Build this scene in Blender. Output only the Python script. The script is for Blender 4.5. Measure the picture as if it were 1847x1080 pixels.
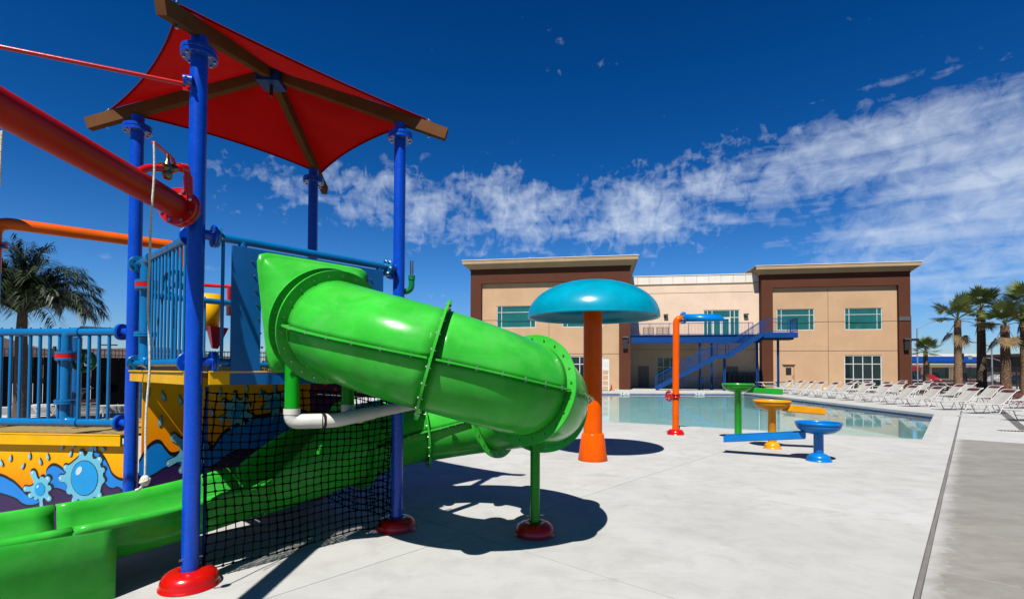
import bpy, math, random
from math import sin, cos, pi, radians, atan2, sqrt
from mathutils import Matrix, Vector

sc = bpy.context.scene
for o in list(bpy.data.objects):
    bpy.data.objects.remove(o)
col = sc.collection
V = Vector

# ------------------------------------------------------------------ camera
cam_d = bpy.data.cameras.new('camera')
cam = bpy.data.objects.new('camera', cam_d)
col.objects.link(cam)
cam_d.sensor_width = 36.0
cam_d.lens = 17.98
cam_d.shift_y = 0.0573
cam_d.clip_start = 0.05
cam_d.clip_end = 5000
cam.matrix_world = Matrix.Translation((0, 0, 1.75)) @ Matrix.Rotation(radians(90) + 0.0226, 4, 'X') @ Matrix.Rotation(0.0042, 4, 'Z')
sc.camera = cam

# ------------------------------------------------------------------ sky, sun, exposure
SUN_EL = radians(55.4)
SUN_DIR = V((-sin(radians(18.3)) * cos(SUN_EL), -cos(radians(18.3)) * cos(SUN_EL), sin(SUN_EL)))   # towards the sun
sun_d = bpy.data.lights.new('sun', 'SUN')
sun_d.energy = 5.0
sun_d.angle = radians(0.5)
sun_d.color = (1.0, 0.975, 0.925)
sun = bpy.data.objects.new('sun', sun_d)
col.objects.link(sun)
sun.rotation_euler = SUN_DIR.to_track_quat('Z', 'Y').to_euler()
sc.view_settings.view_transform = 'Standard'
sc.view_settings.look = 'None'
sc.view_settings.exposure = 1.035
sc.view_settings.gamma = 1.0
sc.view_settings.use_curve_mapping = False

world = bpy.data.worlds.new('World')
sc.world = world
world.use_nodes = True


class NT:
    def __init__(s, tree):
        s.t = tree
        s.n = tree.nodes
        s.l = tree.links

    def new(s, typ, **kw):
        n = s.n.new(typ)
        for k, v in kw.items():
            if hasattr(n, k):
                setattr(n, k, v)
            else:
                n.inputs[k.replace('_', ' ')].default_value = v
        return n

    def link(s, a, b):
        s.l.new(a, b)

    def math(s, op, a, b=0.0, c=None, clamp=False):
        n = s.n.new('ShaderNodeMath')
        n.operation = op
        n.use_clamp = clamp
        for i, x in enumerate((a, b, c)):
            if x is None:
                continue
            if isinstance(x, (int, float)):
                n.inputs[i].default_value = x
            else:
                s.l.new(x, n.inputs[i])
        return n.outputs[0]

    def mix(s, f, a, b, mode='MIX'):
        n = s.n.new('ShaderNodeMix')
        n.data_type = 'RGBA'
        n.blend_type = mode
        for i, x in ((0, f), (6, a), (7, b)):
            if isinstance(x, (int, float)):
                n.inputs[i].default_value = x
            elif isinstance(x, (tuple, list)):
                n.inputs[i].default_value = tuple(x) + ((1,) if len(x) == 3 else ())
            else:
                s.l.new(x, n.inputs[i])
        return n.outputs[2]

    def ramp(s, f, stops, interp='LINEAR'):
        n = s.n.new('ShaderNodeValToRGB')
        cr = n.color_ramp
        cr.interpolation = interp
        while len(cr.elements) < len(stops):
            cr.elements.new(0.5)
        for e, (p, c) in zip(cr.elements, stops):
            e.position = p
            e.color = (c, c, c, 1) if isinstance(c, (int, float)) else tuple(c) + (1,)
        s.l.new(f, n.inputs[0])
        return n.outputs[0]

    def noise(s, vec, scale, detail=4, rough=0.55, dist=0.0):
        n = s.n.new('ShaderNodeTexNoise')
        n.inputs['Scale'].default_value = scale
        n.inputs['Detail'].default_value = detail
        n.inputs['Roughness'].default_value = rough
        n.inputs['Distortion'].default_value = dist
        if vec is not None:
            s.l.new(vec, n.inputs['Vector'])
        return n.outputs['Fac']

    def mapping(s, vec, scale=(1, 1, 1), rot=(0, 0, 0), loc=(0, 0, 0)):
        n = s.n.new('ShaderNodeMapping')
        n.inputs['Scale'].default_value = scale
        n.inputs['Rotation'].default_value = rot
        n.inputs['Location'].default_value = loc
        s.l.new(vec, n.inputs['Vector'])
        return n.outputs[0]


def make_sky():
    g = NT(world.node_tree)
    g.n.clear()
    out = g.n.new('ShaderNodeOutputWorld')
    bg = g.n.new('ShaderNodeBackground')
    bg.inputs['Strength'].default_value = 0.066
    g.link(bg.outputs[0], out.inputs[0])
    sky = g.n.new('ShaderNodeTexSky')
    sky.sky_type = 'NISHITA'
    sky.sun_disc = False
    sky.sun_elevation = SUN_EL
    sky.sun_rotation = radians(18.3 + 180)
    sky.altitude = 200
    sky.air_density = 1.0
    sky.dust_density = 0.3
    sky.ozone_density = 2.5
    tc = g.n.new('ShaderNodeTexCoord')
    sep = g.n.new('ShaderNodeSeparateXYZ')
    g.link(tc.outputs['Generated'], sep.inputs[0])
    x, y, z = sep.outputs
    # polarised deep sky: darker and more saturated with height
    fac = g.ramp(z, [(0.0, (0.50, 0.60, 0.76)), (0.05, (0.36, 0.55, 0.82)), (0.16, (0.20, 0.49, 0.84)), (0.32, (0.038, 0.32, 0.68)),
                     (0.50, (0.009, 0.25, 0.58)), (0.70, (0.003, 0.18, 0.48)), (1.0, (0.003, 0.16, 0.44))])
    deep = g.mix(1.0, sky.outputs[0], fac, 'MULTIPLY')
    # clouds, on the sky's own sphere: azimuth and slope
    hor = g.math('SQRT', g.math('ADD', g.math('MULTIPLY', x, x), g.math('MULTIPLY', y, y)))
    az = g.math('ARCTAN2', x, y)
    el = g.math('ARCTAN2', z, hor)
    comb = g.n.new('ShaderNodeCombineXYZ')
    zz = g.math('MAXIMUM', z, 0.03)
    g.link(g.math('DIVIDE', x, zz), comb.inputs[0])
    g.link(g.math('DIVIDE', y, zz), comb.inputs[1])
    plane = comb.outputs[0]
    comb2 = g.n.new('ShaderNodeCombineXYZ')
    g.link(az, comb2.inputs[0])
    g.link(g.math('MULTIPLY', el, 1.5), comb2.inputs[1])
    sph = comb2.outputs[0]

    def blob(a0, e0, ra, re, tilt, amp):
        da = g.math('SUBTRACT', az, a0)
        de = g.math('SUBTRACT', g.math('SUBTRACT', el, e0), g.math('MULTIPLY', da, tilt))
        q = g.math('ADD', g.math('POWER', g.math('ABSOLUTE', g.math('DIVIDE', da, ra)), 2.0),
                   g.math('POWER', g.math('ABSOLUTE', g.math('DIVIDE', de, re)), 2.0))
        return g.math('MULTIPLY', g.math('EXPONENT', g.math('MULTIPLY', q, -1.0)), amp)
    def total(lst):
        t = None
        for q in lst:
            r = blob(*q)
            t = r if t is None else g.math('ADD', t, r)
        return t
    # small soft puffs, drawn out along the slope of the cloud sheet
    puff = total(CLOUDS)
    n1 = g.noise(g.mapping(sph, (6.5, 8.5, 1), (0, 0, radians(-18))), 2.0, 8, 0.56, 0.35)
    n2 = g.noise(g.mapping(sph, (26, 13, 1), (0, 0, radians(24))), 2.0, 6, 0.55, 0.7)
    nn = g.math('ADD', g.math('MULTIPLY', n1, 0.75), g.math('MULTIPLY', n2, 0.45))
    d = g.math('SUBTRACT', g.math('ADD', g.math('MULTIPLY', puff, 0.36), nn), 0.80)
    dens = g.math('MULTIPLY', d, 2.1, clamp=True)
    # the smooth streaky sheet on the right
    sheet = total(SHEET)
    n3 = g.noise(g.mapping(sph, (2.6, 13, 1), (0, 0, radians(-27))), 1.7, 7, 0.55, 0.5)
    n4 = g.noise(g.mapping(sph, (15, 11, 1), (0, 0, radians(-27))), 2.0, 7, 0.6, 0.6)
    m = g.math('ADD', g.math('MULTIPLY', n3, 0.72), g.math('MULTIPLY', n4, 0.58))
    e = g.math('MULTIPLY', g.math('SUBTRACT', g.math('ADD', g.math('MULTIPLY', sheet, 0.40), m), 0.86), 1.55, clamp=True)
    dens = g.math('MINIMUM', g.math('ADD', dens, g.math('MULTIPLY', e, g.math('SUBTRACT', 1.0, dens))), 0.74)
    res = g.mix(dens, deep, (4.9, 5.6, 6.6))
    g.link(res, bg.inputs['Color'])


# azimuth, elevation, half-width, half-height, tilt, amount
CLOUDS = [(-0.44, 0.315, 0.15, 0.065, -0.1, 0.72), (-0.21, 0.31, 0.12, 0.085, -0.2, 0.95), (-0.01, 0.305, 0.10, 0.095, -0.15, 1.05),
          (0.235, 0.29, 0.15, 0.085, 0.0, 1.2), (0.42, 0.36, 0.12, 0.07, 0.25, 0.55), (0.08, 0.55, 0.06, 0.04, 0, 0.26), (0.2, 0.53, 0.05, 0.03, 0.3, 0.22),
          (-0.13, 0.14, 0.1, 0.03, 0, 0.35), (2.4, 0.35, 0.5, 0.15, 0, 0.8), (-2.2, 0.3, 0.4, 0.12, 0, 0.7)]
SHEET = [(0.50, 0.325, 0.19, 0.07, 0.24, 0.95), (0.70, 0.345, 0.15, 0.065, 0.05, 0.85), (0.62, 0.21, 0.20, 0.05, 0.30, 0.66), (0.80, 0.235, 0.18, 0.09, 0.1, 0.80),
         (0.72, 0.13, 0.22, 0.06, 0.1, 0.70), (1.10, 0.24, 0.32, 0.12, 0, 0.7), (-0.62, 0.17, 0.2, 0.02, 0, 0.45)]
make_sky()

# ------------------------------------------------------------------ materials
MATS = {}
K = 0.48     # paint scale: the picture is exposed about one stop up
Q = 0.75


def q3(c):
    return tuple(x * Q for x in c)




def paint(name, c, rough=0.28, coat=0.08, metal=0.0, var=0.10, bump=0.02, dirt=0.0, scale=3.0, spec=0.3, keep=False, fade=None):
    m = bpy.data.materials.new(name)
    m.use_nodes = True
    g = NT(m.node_tree)
    b = g.n['Principled BSDF']
    tc = g.n.new('ShaderNodeTexCoord')
    v = tc.outputs['Object']
    n1 = g.noise(v, scale, 5, 0.6)
    if not keep:
        c = tuple(x * K for x in c)
    n2 = g.noise(v, scale * 9, 3, 0.6)
    lo = tuple(max(0, x * (1 - var)) for x in c)
    hi = tuple(min(1, x * (1 + var)) for x in c)
    cc = g.mix(g.ramp(n1, [(0.35, 0.0), (0.65, 1.0)]), lo, hi)
    if fade:
        fd = g.noise(g.mapping(v, (1, 1, 2.2)), 1.7, 7, 0.68, 0.8)
        cc = g.mix(g.math('MULTIPLY', g.ramp(fd, [(0.46, 0.0), (0.70, 1.0)]), 0.55), cc, tuple(x * K for x in fade))
        run = g.noise(g.mapping(v, (9, 9, 0.7)), 2.0, 5, 0.7)
        cc = g.mix(g.math('MULTIPLY', g.ramp(run, [(0.60, 0.0), (0.74, 1.0)]), 0.22), cc, tuple(x * K * 1.15 for x in fade))
    if dirt:
        grey = sum(c) / 3 * 0.5 + 0.06
        cc = g.mix(g.math('MULTIPLY', g.ramp(n2, [(0.5, 0.0), (0.75, 1.0)]), dirt), cc, (grey, grey * 0.95, grey * 0.85))
    g.link(cc, b.inputs['Base Color'])
    g.link(g.math('ADD', rough - 0.04, g.math('MULTIPLY', n2, 0.10 if rough < 0.5 else 0.2)), b.inputs['Roughness'])
    b.inputs['Coat Weight'].default_value = coat
    b.inputs['Coat Roughness'].default_value = 0.1
    b.inputs['Metallic'].default_value = metal
    b.inputs['Specular IOR Level'].default_value = spec
    if bump:
        bp = g.n.new('ShaderNodeBump')
        bp.inputs['Strength'].default_value = bump * 4
        bp.inputs['Distance'].default_value = 0.01
        g.link(n2, bp.inputs['Height'])
        g.link(bp.outputs[0], b.inputs['Normal'])
    MATS[name] = m
    return m


paint('post_blue', (0.0, 0.075, 0.62), 0.26, dirt=0.04, bump=0.012)
paint('rail_blue', (0.0, 0.18, 0.48), 0.26)
paint('panel_blue', (0.004, 0.125, 0.40), 0.35)
paint('bright_blue', (0.0, 0.21, 0.66), 0.26, 0.05, spec=0.2)
paint('green', (0.042, 0.54, 0.040), 0.20, 0.02, var=0.16, dirt=0.03, bump=0.008, scale=2.2, spec=0.13, fade=(0.13, 0.66, 0.12))
paint('green_post', (0.005, 0.36, 0.012), 0.25, spec=0.15)
paint('green_dark', (0.004, 0.22, 0.055), 0.22)
paint('green_bright', (0.01, 0.42, 0.02), 0.2)
paint('red', (0.66, 0.006, 0.003), 0.22, 0.12)
paint('red_pipe', (0.50, 0.006, 0.002), 0.34, 0.0, spec=0.18)
paint('orange', (0.90, 0.13, 0.0), 0.24, 0.06, spec=0.2)
paint('orange_gloss', (1.0, 0.125, 0.0), 0.2, 0.03, spec=0.10)
paint('yellow', (0.95, 0.50, 0.0), 0.32, 0.03, dirt=0.05, spec=0.15)
paint('yellow_orange', (0.95, 0.38, 0.002), 0.28, 0.05, spec=0.2)
paint('teal', (0.0, 0.35, 0.50), 0.24, 0.15, spec=0.25)
paint('magenta', (0.35, 0.01, 0.05), 0.3)
paint('pvc', (0.72, 0.70, 0.63), 0.35, 0.1, dirt=0.25)
paint('rope', (0.72, 0.69, 0.60), 0.8, 0.0, bump=0.3)
paint('net', (0.004, 0.004, 0.005), 0.95, 0, spec=0.0, bump=0)
paint('beam', (0.185, 0.080, 0.036), 0.8, 0.0, spec=0.0, dirt=0.1)
paint('steel', (0.62, 0.62, 0.60), 0.3, 0, metal=1.0)
paint('chrome', (0.8, 0.8, 0.8), 0.12, 0, metal=1.0)
paint('bronze', (0.36, 0.25, 0.13), 0.35, 0, metal=1.0, dirt=0.2)
paint('deck_top', (0.52, 0.36, 0.11), 0.7, 0, dirt=0.15)
paint('black', (0.012, 0.012, 0.013), 0.5, 0)
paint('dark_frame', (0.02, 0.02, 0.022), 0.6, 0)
paint('white', (0.78, 0.76, 0.72), 0.4, 0.1)
paint('white_frame', (0.75, 0.75, 0.73), 0.4, 0)
paint('cream', (0.74, 0.68, 0.54), 0.5, 0)
paint('burgundy', (0.085, 0.006, 0.014), 0.7, 0)
paint('grey_trim', (0.10, 0.11, 0.12), 0.55, 0)
paint('galv', (0.36, 0.38, 0.40), 0.5, 0, metal=0.3)
paint('steel_blue', (0.0, 0.055, 0.24), 0.5, 0.0, spec=0.15)
paint('canopy_blue', (0.0, 0.08, 0.44), 0.5, 0.0)
paint('wood_pallet', (0.42, 0.30, 0.18), 0.8, 0)
paint('frond_dry', (0.19, 0.12, 0.05), 0.8, 0, var=0.4)
paint('ink_black', (0.008, 0.008, 0.01), 0.3, 0.2)
paint('print_purple', (0.035, 0.010, 0.085), 0.3, 0.2)
paint('print_blue', (0.004, 0.25, 0.78), 0.3, 0.2)
paint('print_pale', (0.16, 0.56, 0.74), 0.3, 0.2)
paint('print_ball', (0.002, 0.36, 0.82), 0.3, 0.2)
paint('print_shine', (0.62, 0.80, 0.88), 0.3, 0.2)
paint('roof_brown', (0.12, 0.07, 0.055), 0.85, 0)
paint('block_wall', (0.30, 0.28, 0.25), 0.85, 0)
paint('lamp_glass', (0.75, 0.78, 0.8), 0.2, 0)
paint('tyre', (0.02, 0.02, 0.02), 0.8, 0)
paint('bark_soil', (0.09, 0.06, 0.04), 0.95, 0)
paint('car_dark', (0.02, 0.025, 0.03), 0.2, 0.8)
paint('car_red', (0.45, 0.01, 0.01), 0.2, 0.8)
paint('car_white', (0.6, 0.6, 0.6), 0.2, 0.8)
paint('red_leaf', (0.13, 0.010, 0.014), 0.7, 0, var=0.5, scale=8)
paint('shrub_leaf', (0.055, 0.09, 0.02), 0.7, 0, var=0.4, scale=8)


def gradient_mural():
    m = bpy.data.materials.new('mural_base')
    m.use_nodes = True
    g = NT(m.node_tree)
    b = g.n['Principled BSDF']
    tc = g.n.new('ShaderNodeTexCoord')
    sep = g.n.new('ShaderNodeSeparateXYZ')
    g.link(tc.outputs['Generated'], sep.inputs[0])
    n = g.noise(tc.outputs['Object'], 4, 3)
    f = g.math('ADD', sep.outputs[2], g.math('MULTIPLY', g.math('SUBTRACT', n, 0.5), 0.08))
    c = g.ramp(f, [(0.0, (0.52, 0.085, 0.0)), (0.45, (0.56, 0.13, 0.0)), (0.95, (0.58, 0.27, 0.0))])
    g.link(c, b.inputs['Base Color'])
    b.inputs['Roughness'].default_value = 0.3
    b.inputs['Specular IOR Level'].default_value = 0.12
    MATS['mural_base'] = m


gradient_mural()


def fabric_mat():
    m = bpy.data.materials.new('canopy_fabric')
    m.use_nodes = True
    g = NT(m.node_tree)
    b = g.n['Principled BSDF']
    out = g.n['Material Output']
    tc = g.n.new('ShaderNodeTexCoord')
    n = g.noise(tc.outputs['Object'], 2.5, 5)
    fine = g.noise(tc.outputs['Object'], 260, 2)
    c = g.mix(n, (0.13, 0.0006, 0.0005), (0.17, 0.001, 0.0008))
    g.link(c, b.inputs['Base Color'])
    b.inputs['Roughness'].default_value = 0.85
    b.inputs['Specular IOR Level'].default_value = 0.1
    bp = g.n.new('ShaderNodeBump')
    bp.inputs['Strength'].default_value = 0.25
    bp.inputs['Distance'].default_value = 0.004
    g.link(fine, bp.inputs['Height'])
    g.link(bp.outputs[0], b.inputs['Normal'])
    tr = g.n.new('ShaderNodeBsdfTranslucent')
    g.link(c, tr.inputs['Color'])
    mx = g.n.new('ShaderNodeMixShader')
    mx.inputs[0].default_value = 0.34
    g.link(b.outputs[0], mx.inputs[1])
    g.link(tr.outputs[0], mx.inputs[2])
    g.link(mx.outputs[0], out.inputs[0])
    MATS['fabric'] = m


fabric_mat()


def sling_mat():
    m = bpy.data.materials.new('sling')
    m.use_nodes = True
    g = NT(m.node_tree)
    b = g.n['Principled BSDF']
    tc = g.n.new('ShaderNodeTexCoord')
    w = g.noise(tc.outputs['Object'], 30, 2)
    c = g.mix(w, (0.21, 0.20, 0.18), (0.27, 0.26, 0.235))
    g.link(c, b.inputs['Base Color'])
    b.inputs['Roughness'].default_value = 0.8
    MATS['sling'] = m


sling_mat()


def concrete(name, base, dark, stain=0.25, streak_rot=0.0, rough=0.75, warm=(0, 0, 0), contrast=1.0, edge=False):
    base, dark = q3(base), q3(dark)
    m = bpy.data.materials.new(name)
    m.use_nodes = True
    g = NT(m.node_tree)
    b = g.n['Principled BSDF']
    geo = g.n.new('ShaderNodeNewGeometry')
    v = geo.outputs['Position']
    oi = g.n.new('ShaderNodeObjectInfo')
    big = g.noise(v, 0.55, 6, 0.6, 0.6)
    mid = g.noise(v, 2.6, 7, 0.66, 0.4)
    broom = g.noise(g.mapping(v, (2.0, 30.0, 1), (0, 0, streak_rot)), 2.0, 4, 0.6)
    fine = g.noise(v, 140, 3, 0.7)
    speck = g.noise(v, 36, 2, 0.5)
    patch = g.noise(g.mapping(v, (0.35, 1.1, 1), (0, 0, streak_rot)), 1.3, 8, 0.7, 1.2)
    rust = g.noise(v, 0.9, 6, 0.75, 2.0)
    f = g.ramp(big, [(0.33, 0.0), (0.66, 1.0)])
    c = g.mix(g.math('MULTIPLY', f, stain), base, dark)
    c = g.mix(g.math('MULTIPLY', g.ramp(mid, [(0.48, 0.0), (0.72, 1.0)]), 0.45 * contrast), c, tuple(x * 0.80 for x in dark))
    c = g.mix(g.math('MULTIPLY', g.ramp(broom, [(0.5, 0.0), (0.75, 1.0)]), 0.22 * contrast), c, tuple(x * 0.82 for x in dark))
    c = g.mix(g.math('MULTIPLY', g.ramp(mid, [(0.25, 1.0), (0.45, 0.0)]), 0.3 * contrast), c, tuple(min(1, x * 1.12) for x in base))
    c = g.mix(g.math('MULTIPLY', g.ramp(patch, [(0.54, 0.0), (0.68, 1.0)]), 0.38), c, tuple(x * 0.84 for x in dark))
    c = g.mix(g.math('MULTIPLY', g.ramp(rust, [(0.63, 0.0), (0.74, 1.0)]), 0.22), c, (dark[0] * 0.95, dark[1] * 0.86, dark[2] * 0.66))
    c = g.mix(g.math('MULTIPLY', g.ramp(speck, [(0.70, 0.0), (0.76, 1.0)]), 0.35), c, tuple(x * 0.45 for x in dark))
    c = g.mix(g.math('MULTIPLY', g.ramp(fine, [(0.3, 0.0), (0.7, 1.0)]), 0.12), c, tuple(x * 0.7 for x in dark))
    if edge:
        sp = g.n.new('ShaderNodeSeparateXYZ')
        g.link(v, sp.inputs[0])
        dist = g.math('SUBTRACT', -4.44, g.math('ADD', g.math('MULTIPLY', g.math('SUBTRACT', sp.outputs[0], -2.597), -sin(TH)), g.math('MULTIPLY', g.math('SUBTRACT', sp.outputs[1], 4.175), cos(TH))))
        wob = g.noise(g.mapping(v, (5, 5, 1)), 1.6, 6, 0.75)
        salt = g.math('SUBTRACT', 1.0, g.math('DIVIDE', dist, g.math('MULTIPLY', g.math('POWER', wob, 2.5), 0.75)), clamp=True)
        c = g.mix(g.math('MULTIPLY', salt, 0.6), c, (0.31, 0.305, 0.29))
        dirt = g.noise(g.mapping(v, (0.5, 2.5, 1), (0, 0, streak_rot)), 1.1, 6, 0.65)
        c = g.mix(g.math('MULTIPLY', g.ramp(dirt, [(0.45, 0.0), (0.7, 1.0)]), 0.55), c, (0.11, 0.10, 0.085))
    # each slab a touch lighter or darker
    rnd = g.math('ADD', 0.955, g.math('MULTIPLY', oi.outputs['Random'], 0.07))
    cb = g.n.new('ShaderNodeCombineXYZ')
    for i in range(3):
        g.link(rnd, cb.inputs[i])
    c = g.mix(1.0, c, cb.outputs[0], 'MULTIPLY')
    g.link(c, b.inputs['Base Color'])
    g.link(g.math('ADD', rough - 0.12, g.math('MULTIPLY', mid, 0.25)), b.inputs['Roughness'])
    b.inputs['Specular IOR Level'].default_value = 0.3
    bp = g.n.new('ShaderNodeBump')
    bp.inputs['Strength'].default_value = 0.5
    bp.inputs['Distance'].default_value = 0.003
    h = g.math('ADD', g.math('MULTIPLY', broom, 0.7), g.math('MULTIPLY', fine, 0.5))
    g.link(h, bp.inputs['Height'])
    g.link(bp.outputs[0], b.inputs['Normal'])
    MATS[name] = m


TH = 0.8396
concrete('concrete', (0.428, 0.423, 0.402), (0.325, 0.318, 0.294), 0.55, -TH)
concrete('concrete_old', (0.245, 0.233, 0.205), (0.19, 0.178, 0.152), 0.9, -TH, contrast=1.5, edge=True)
concrete('coping', (0.39, 0.385, 0.37), (0.32, 0.315, 0.295), 0.4, 0)
concrete('joint', (0.12, 0.115, 0.105), (0.08, 0.077, 0.07), 0.4, 0)
concrete('sealant', (0.165, 0.150, 0.138), (0.125, 0.113, 0.105), 0.4, 0)
concrete('joint_fill', (0.40, 0.39, 0.36), (0.30, 0.29, 0.27), 0.4, 0)
concrete('asphalt', (0.05, 0.05, 0.052), (0.035, 0.035, 0.037), 0.5, 0)
concrete('kerb', (0.28, 0.27, 0.25), (0.20, 0.19, 0.18), 0.5, 0)


def stucco(name, c, var=0.10):
    c = q3(c)
    m = bpy.data.materials.new(name)
    m.use_nodes = True
    g = NT(m.node_tree)
    b = g.n['Principled BSDF']
    tc = g.n.new('ShaderNodeNewGeometry')
    v = tc.outputs['Position']
    n = g.noise(v, 0.5, 6, 0.6)
    drip = g.noise(g.mapping(v, (2.2, 2.2, 0.25)), 1.2, 5, 0.6)
    fine = g.noise(v, 12, 4, 0.7)
    cc = g.mix(g.ramp(n, [(0.3, 0.0), (0.7, 1.0)]), tuple(x * (1 - var) for x in c), tuple(x * (1 + var * 0.6) for x in c))
    cc = g.mix(g.math('MULTIPLY', g.ramp(drip, [(0.5, 0.0), (0.8, 1.0)]), 0.25), cc, tuple(x * 0.75 for x in c))
    g.link(cc, b.inputs['Base Color'])
    b.inputs['Roughness'].default_value = 0.9
    b.inputs['Specular IOR Level'].default_value = 0.15
    bp = g.n.new('ShaderNodeBump')
    bp.inputs['Strength'].default_value = 0.4
    bp.inputs['Distance'].default_value = 0.02
    g.link(fine, bp.inputs['Height'])
    g.link(bp.outputs[0], b.inputs['Normal'])
    MATS[name] = m


stucco('stucco_tan', (0.43, 0.275, 0.160))
stucco('stucco_cream', (0.60, 0.45, 0.335))
stucco('stucco_brown', (0.078, 0.026, 0.0135))
stucco('cornice', (0.34, 0.235, 0.135))
stucco('parapet_white', (0.62, 0.57, 0.50))
stucco('store_wall', (0.20, 0.145, 0.10))


def glass_mat(name, c, rough=0.04):
    m = bpy.data.materials.new(name)
    m.use_nodes = True
    g = NT(m.node_tree)
    b = g.n['Principled BSDF']
    tc = g.n.new('ShaderNodeNewGeometry')
    n = g.noise(tc.outputs['Position'], 0.9, 4, 0.6)
    g.link(g.mix(n, tuple(x * 0.5 for x in c), tuple(x * 1.4 for x in c)), b.inputs['Base Color'])
    b.inputs['Roughness'].default_value = rough
    b.inputs['Specular IOR Level'].default_value = 0.5
    b.inputs['IOR'].default_value = 1.5
    bp = g.n.new('ShaderNodeBump')
    bp.inputs['Strength'].default_value = 0.08
    bp.inputs['Distance'].default_value = 0.05
    g.link(n, bp.inputs['Height'])
    g.link(bp.outputs[0], b.inputs['Normal'])
    MATS[name] = m


glass_mat('glass_green', (0.008, 0.075, 0.065))
glass_mat('glass_dark', (0.006, 0.014, 0.014))


def water_mat():
    m = bpy.data.materials.new('pool_water')
    m.use_nodes = True
    g = NT(m.node_tree)
    b = g.n['Principled BSDF']
    b.inputs['Base Color'].default_value = (0.80, 0.95, 0.97, 1)
    b.inputs['Transmission Weight'].default_value = 1.0
    b.inputs['Roughness'].default_value = 0.02
    b.inputs['IOR'].default_value = 1.33
    geo = g.n.new('ShaderNodeNewGeometry')
    w = g.noise(g.mapping(geo.outputs['Position'], (1.0, 1.6, 1)), 1.4, 3, 0.5)
    bp = g.n.new('ShaderNodeBump')
    bp.inputs['Strength'].default_value = 0.12
    bp.inputs['Distance'].default_value = 0.012
    g.link(w, bp.inputs['Height'])
    g.link(bp.outputs[0], b.inputs['Normal'])
    # thin surface: let the sun through to the pool floor
    out = g.n['Material Output']
    lp_t = g.n.new('ShaderNodeBsdfTransparent')
    lp_t.inputs[0].default_value = (0.50, 0.68, 0.71, 1)
    gl = g.n.new('ShaderNodeBsdfGlossy')
    gl.inputs['Roughness'].default_value = 0.03
    g.link(bp.outputs[0], gl.inputs['Normal'])
    fr = g.n.new('ShaderNodeFresnel')
    fr.inputs['IOR'].default_value = 1.36
    g.link(bp.outputs[0], fr.inputs['Normal'])
    mx = g.n.new('ShaderNodeMixShader')
    g.link(fr.outputs[0], mx.inputs[0])
    g.link(lp_t.outputs[0], mx.inputs[1])
    g.link(gl.outputs[0], mx.inputs[2])
    g.link(mx.outputs[0], out.inputs[0])
    g.n.remove(b)
    MATS['water'] = m


water_mat()


def pool_floor():
    paint('pool_plaster', (0.60, 0.66, 0.64), 0.6, 0, var=0.08, scale=0.8, keep=True)
    paint('tile_blue', (0.010, 0.045, 0.24), 0.25, 0.3, var=0.5, scale=14)
    paint('tile_white', (0.7, 0.7, 0.68), 0.3, 0.2)


pool_floor()


def trunk_mat(name, c1, c2):
    c1, c2 = q3(c1), q3(c2)
    m = bpy.data.materials.new(name)
    m.use_nodes = True
    g = NT(m.node_tree)
    b = g.n['Principled BSDF']
    tc = g.n.new('ShaderNodeTexCoord')
    n = g.noise(g.mapping(tc.outputs['Object'], (3, 3, 5)), 2.5, 5, 0.7)
    g.link(g.mix(g.ramp(n, [(0.35, 0.0), (0.65, 1.0)]), c1, c2), b.inputs['Base Color'])
    b.inputs['Roughness'].default_value = 0.95
    MATS[name] = m


trunk_mat('palm_bark', (0.07, 0.030, 0.015), (0.26, 0.15, 0.075))
trunk_mat('palm_bark_dark', (0.035, 0.022, 0.014), (0.10, 0.065, 0.04))


def leaf_mat(name, c1, c2, rough=0.5):
    c1, c2 = q3(c1), q3(c2)
    m = bpy.data.materials.new(name)
    m.use_nodes = True
    g = NT(m.node_tree)
    b = g.n['Principled BSDF']
    tc = g.n.new('ShaderNodeTexCoord')
    n = g.noise(tc.outputs['Object'], 1.6, 4, 0.6)
    g.link(g.mix(g.ramp(n, [(0.3, 0.0), (0.7, 1.0)]), c1, c2), b.inputs['Base Color'])
    b.inputs['Roughness'].default_value = rough
    b.inputs['Specular IOR Level'].default_value = 0.4
    MATS[name] = m


leaf_mat('fan_leaf', (0.030, 0.060, 0.008), (0.13, 0.15, 0.024))
leaf_mat('feather_leaf', (0.008, 0.020, 0.006), (0.032, 0.048, 0.012))
leaf_mat('far_leaf', (0.03, 0.05, 0.015), (0.10, 0.12, 0.04))
leaf_mat('grass', (0.10, 0.11, 0.035), (0.17, 0.16, 0.06))


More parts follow.
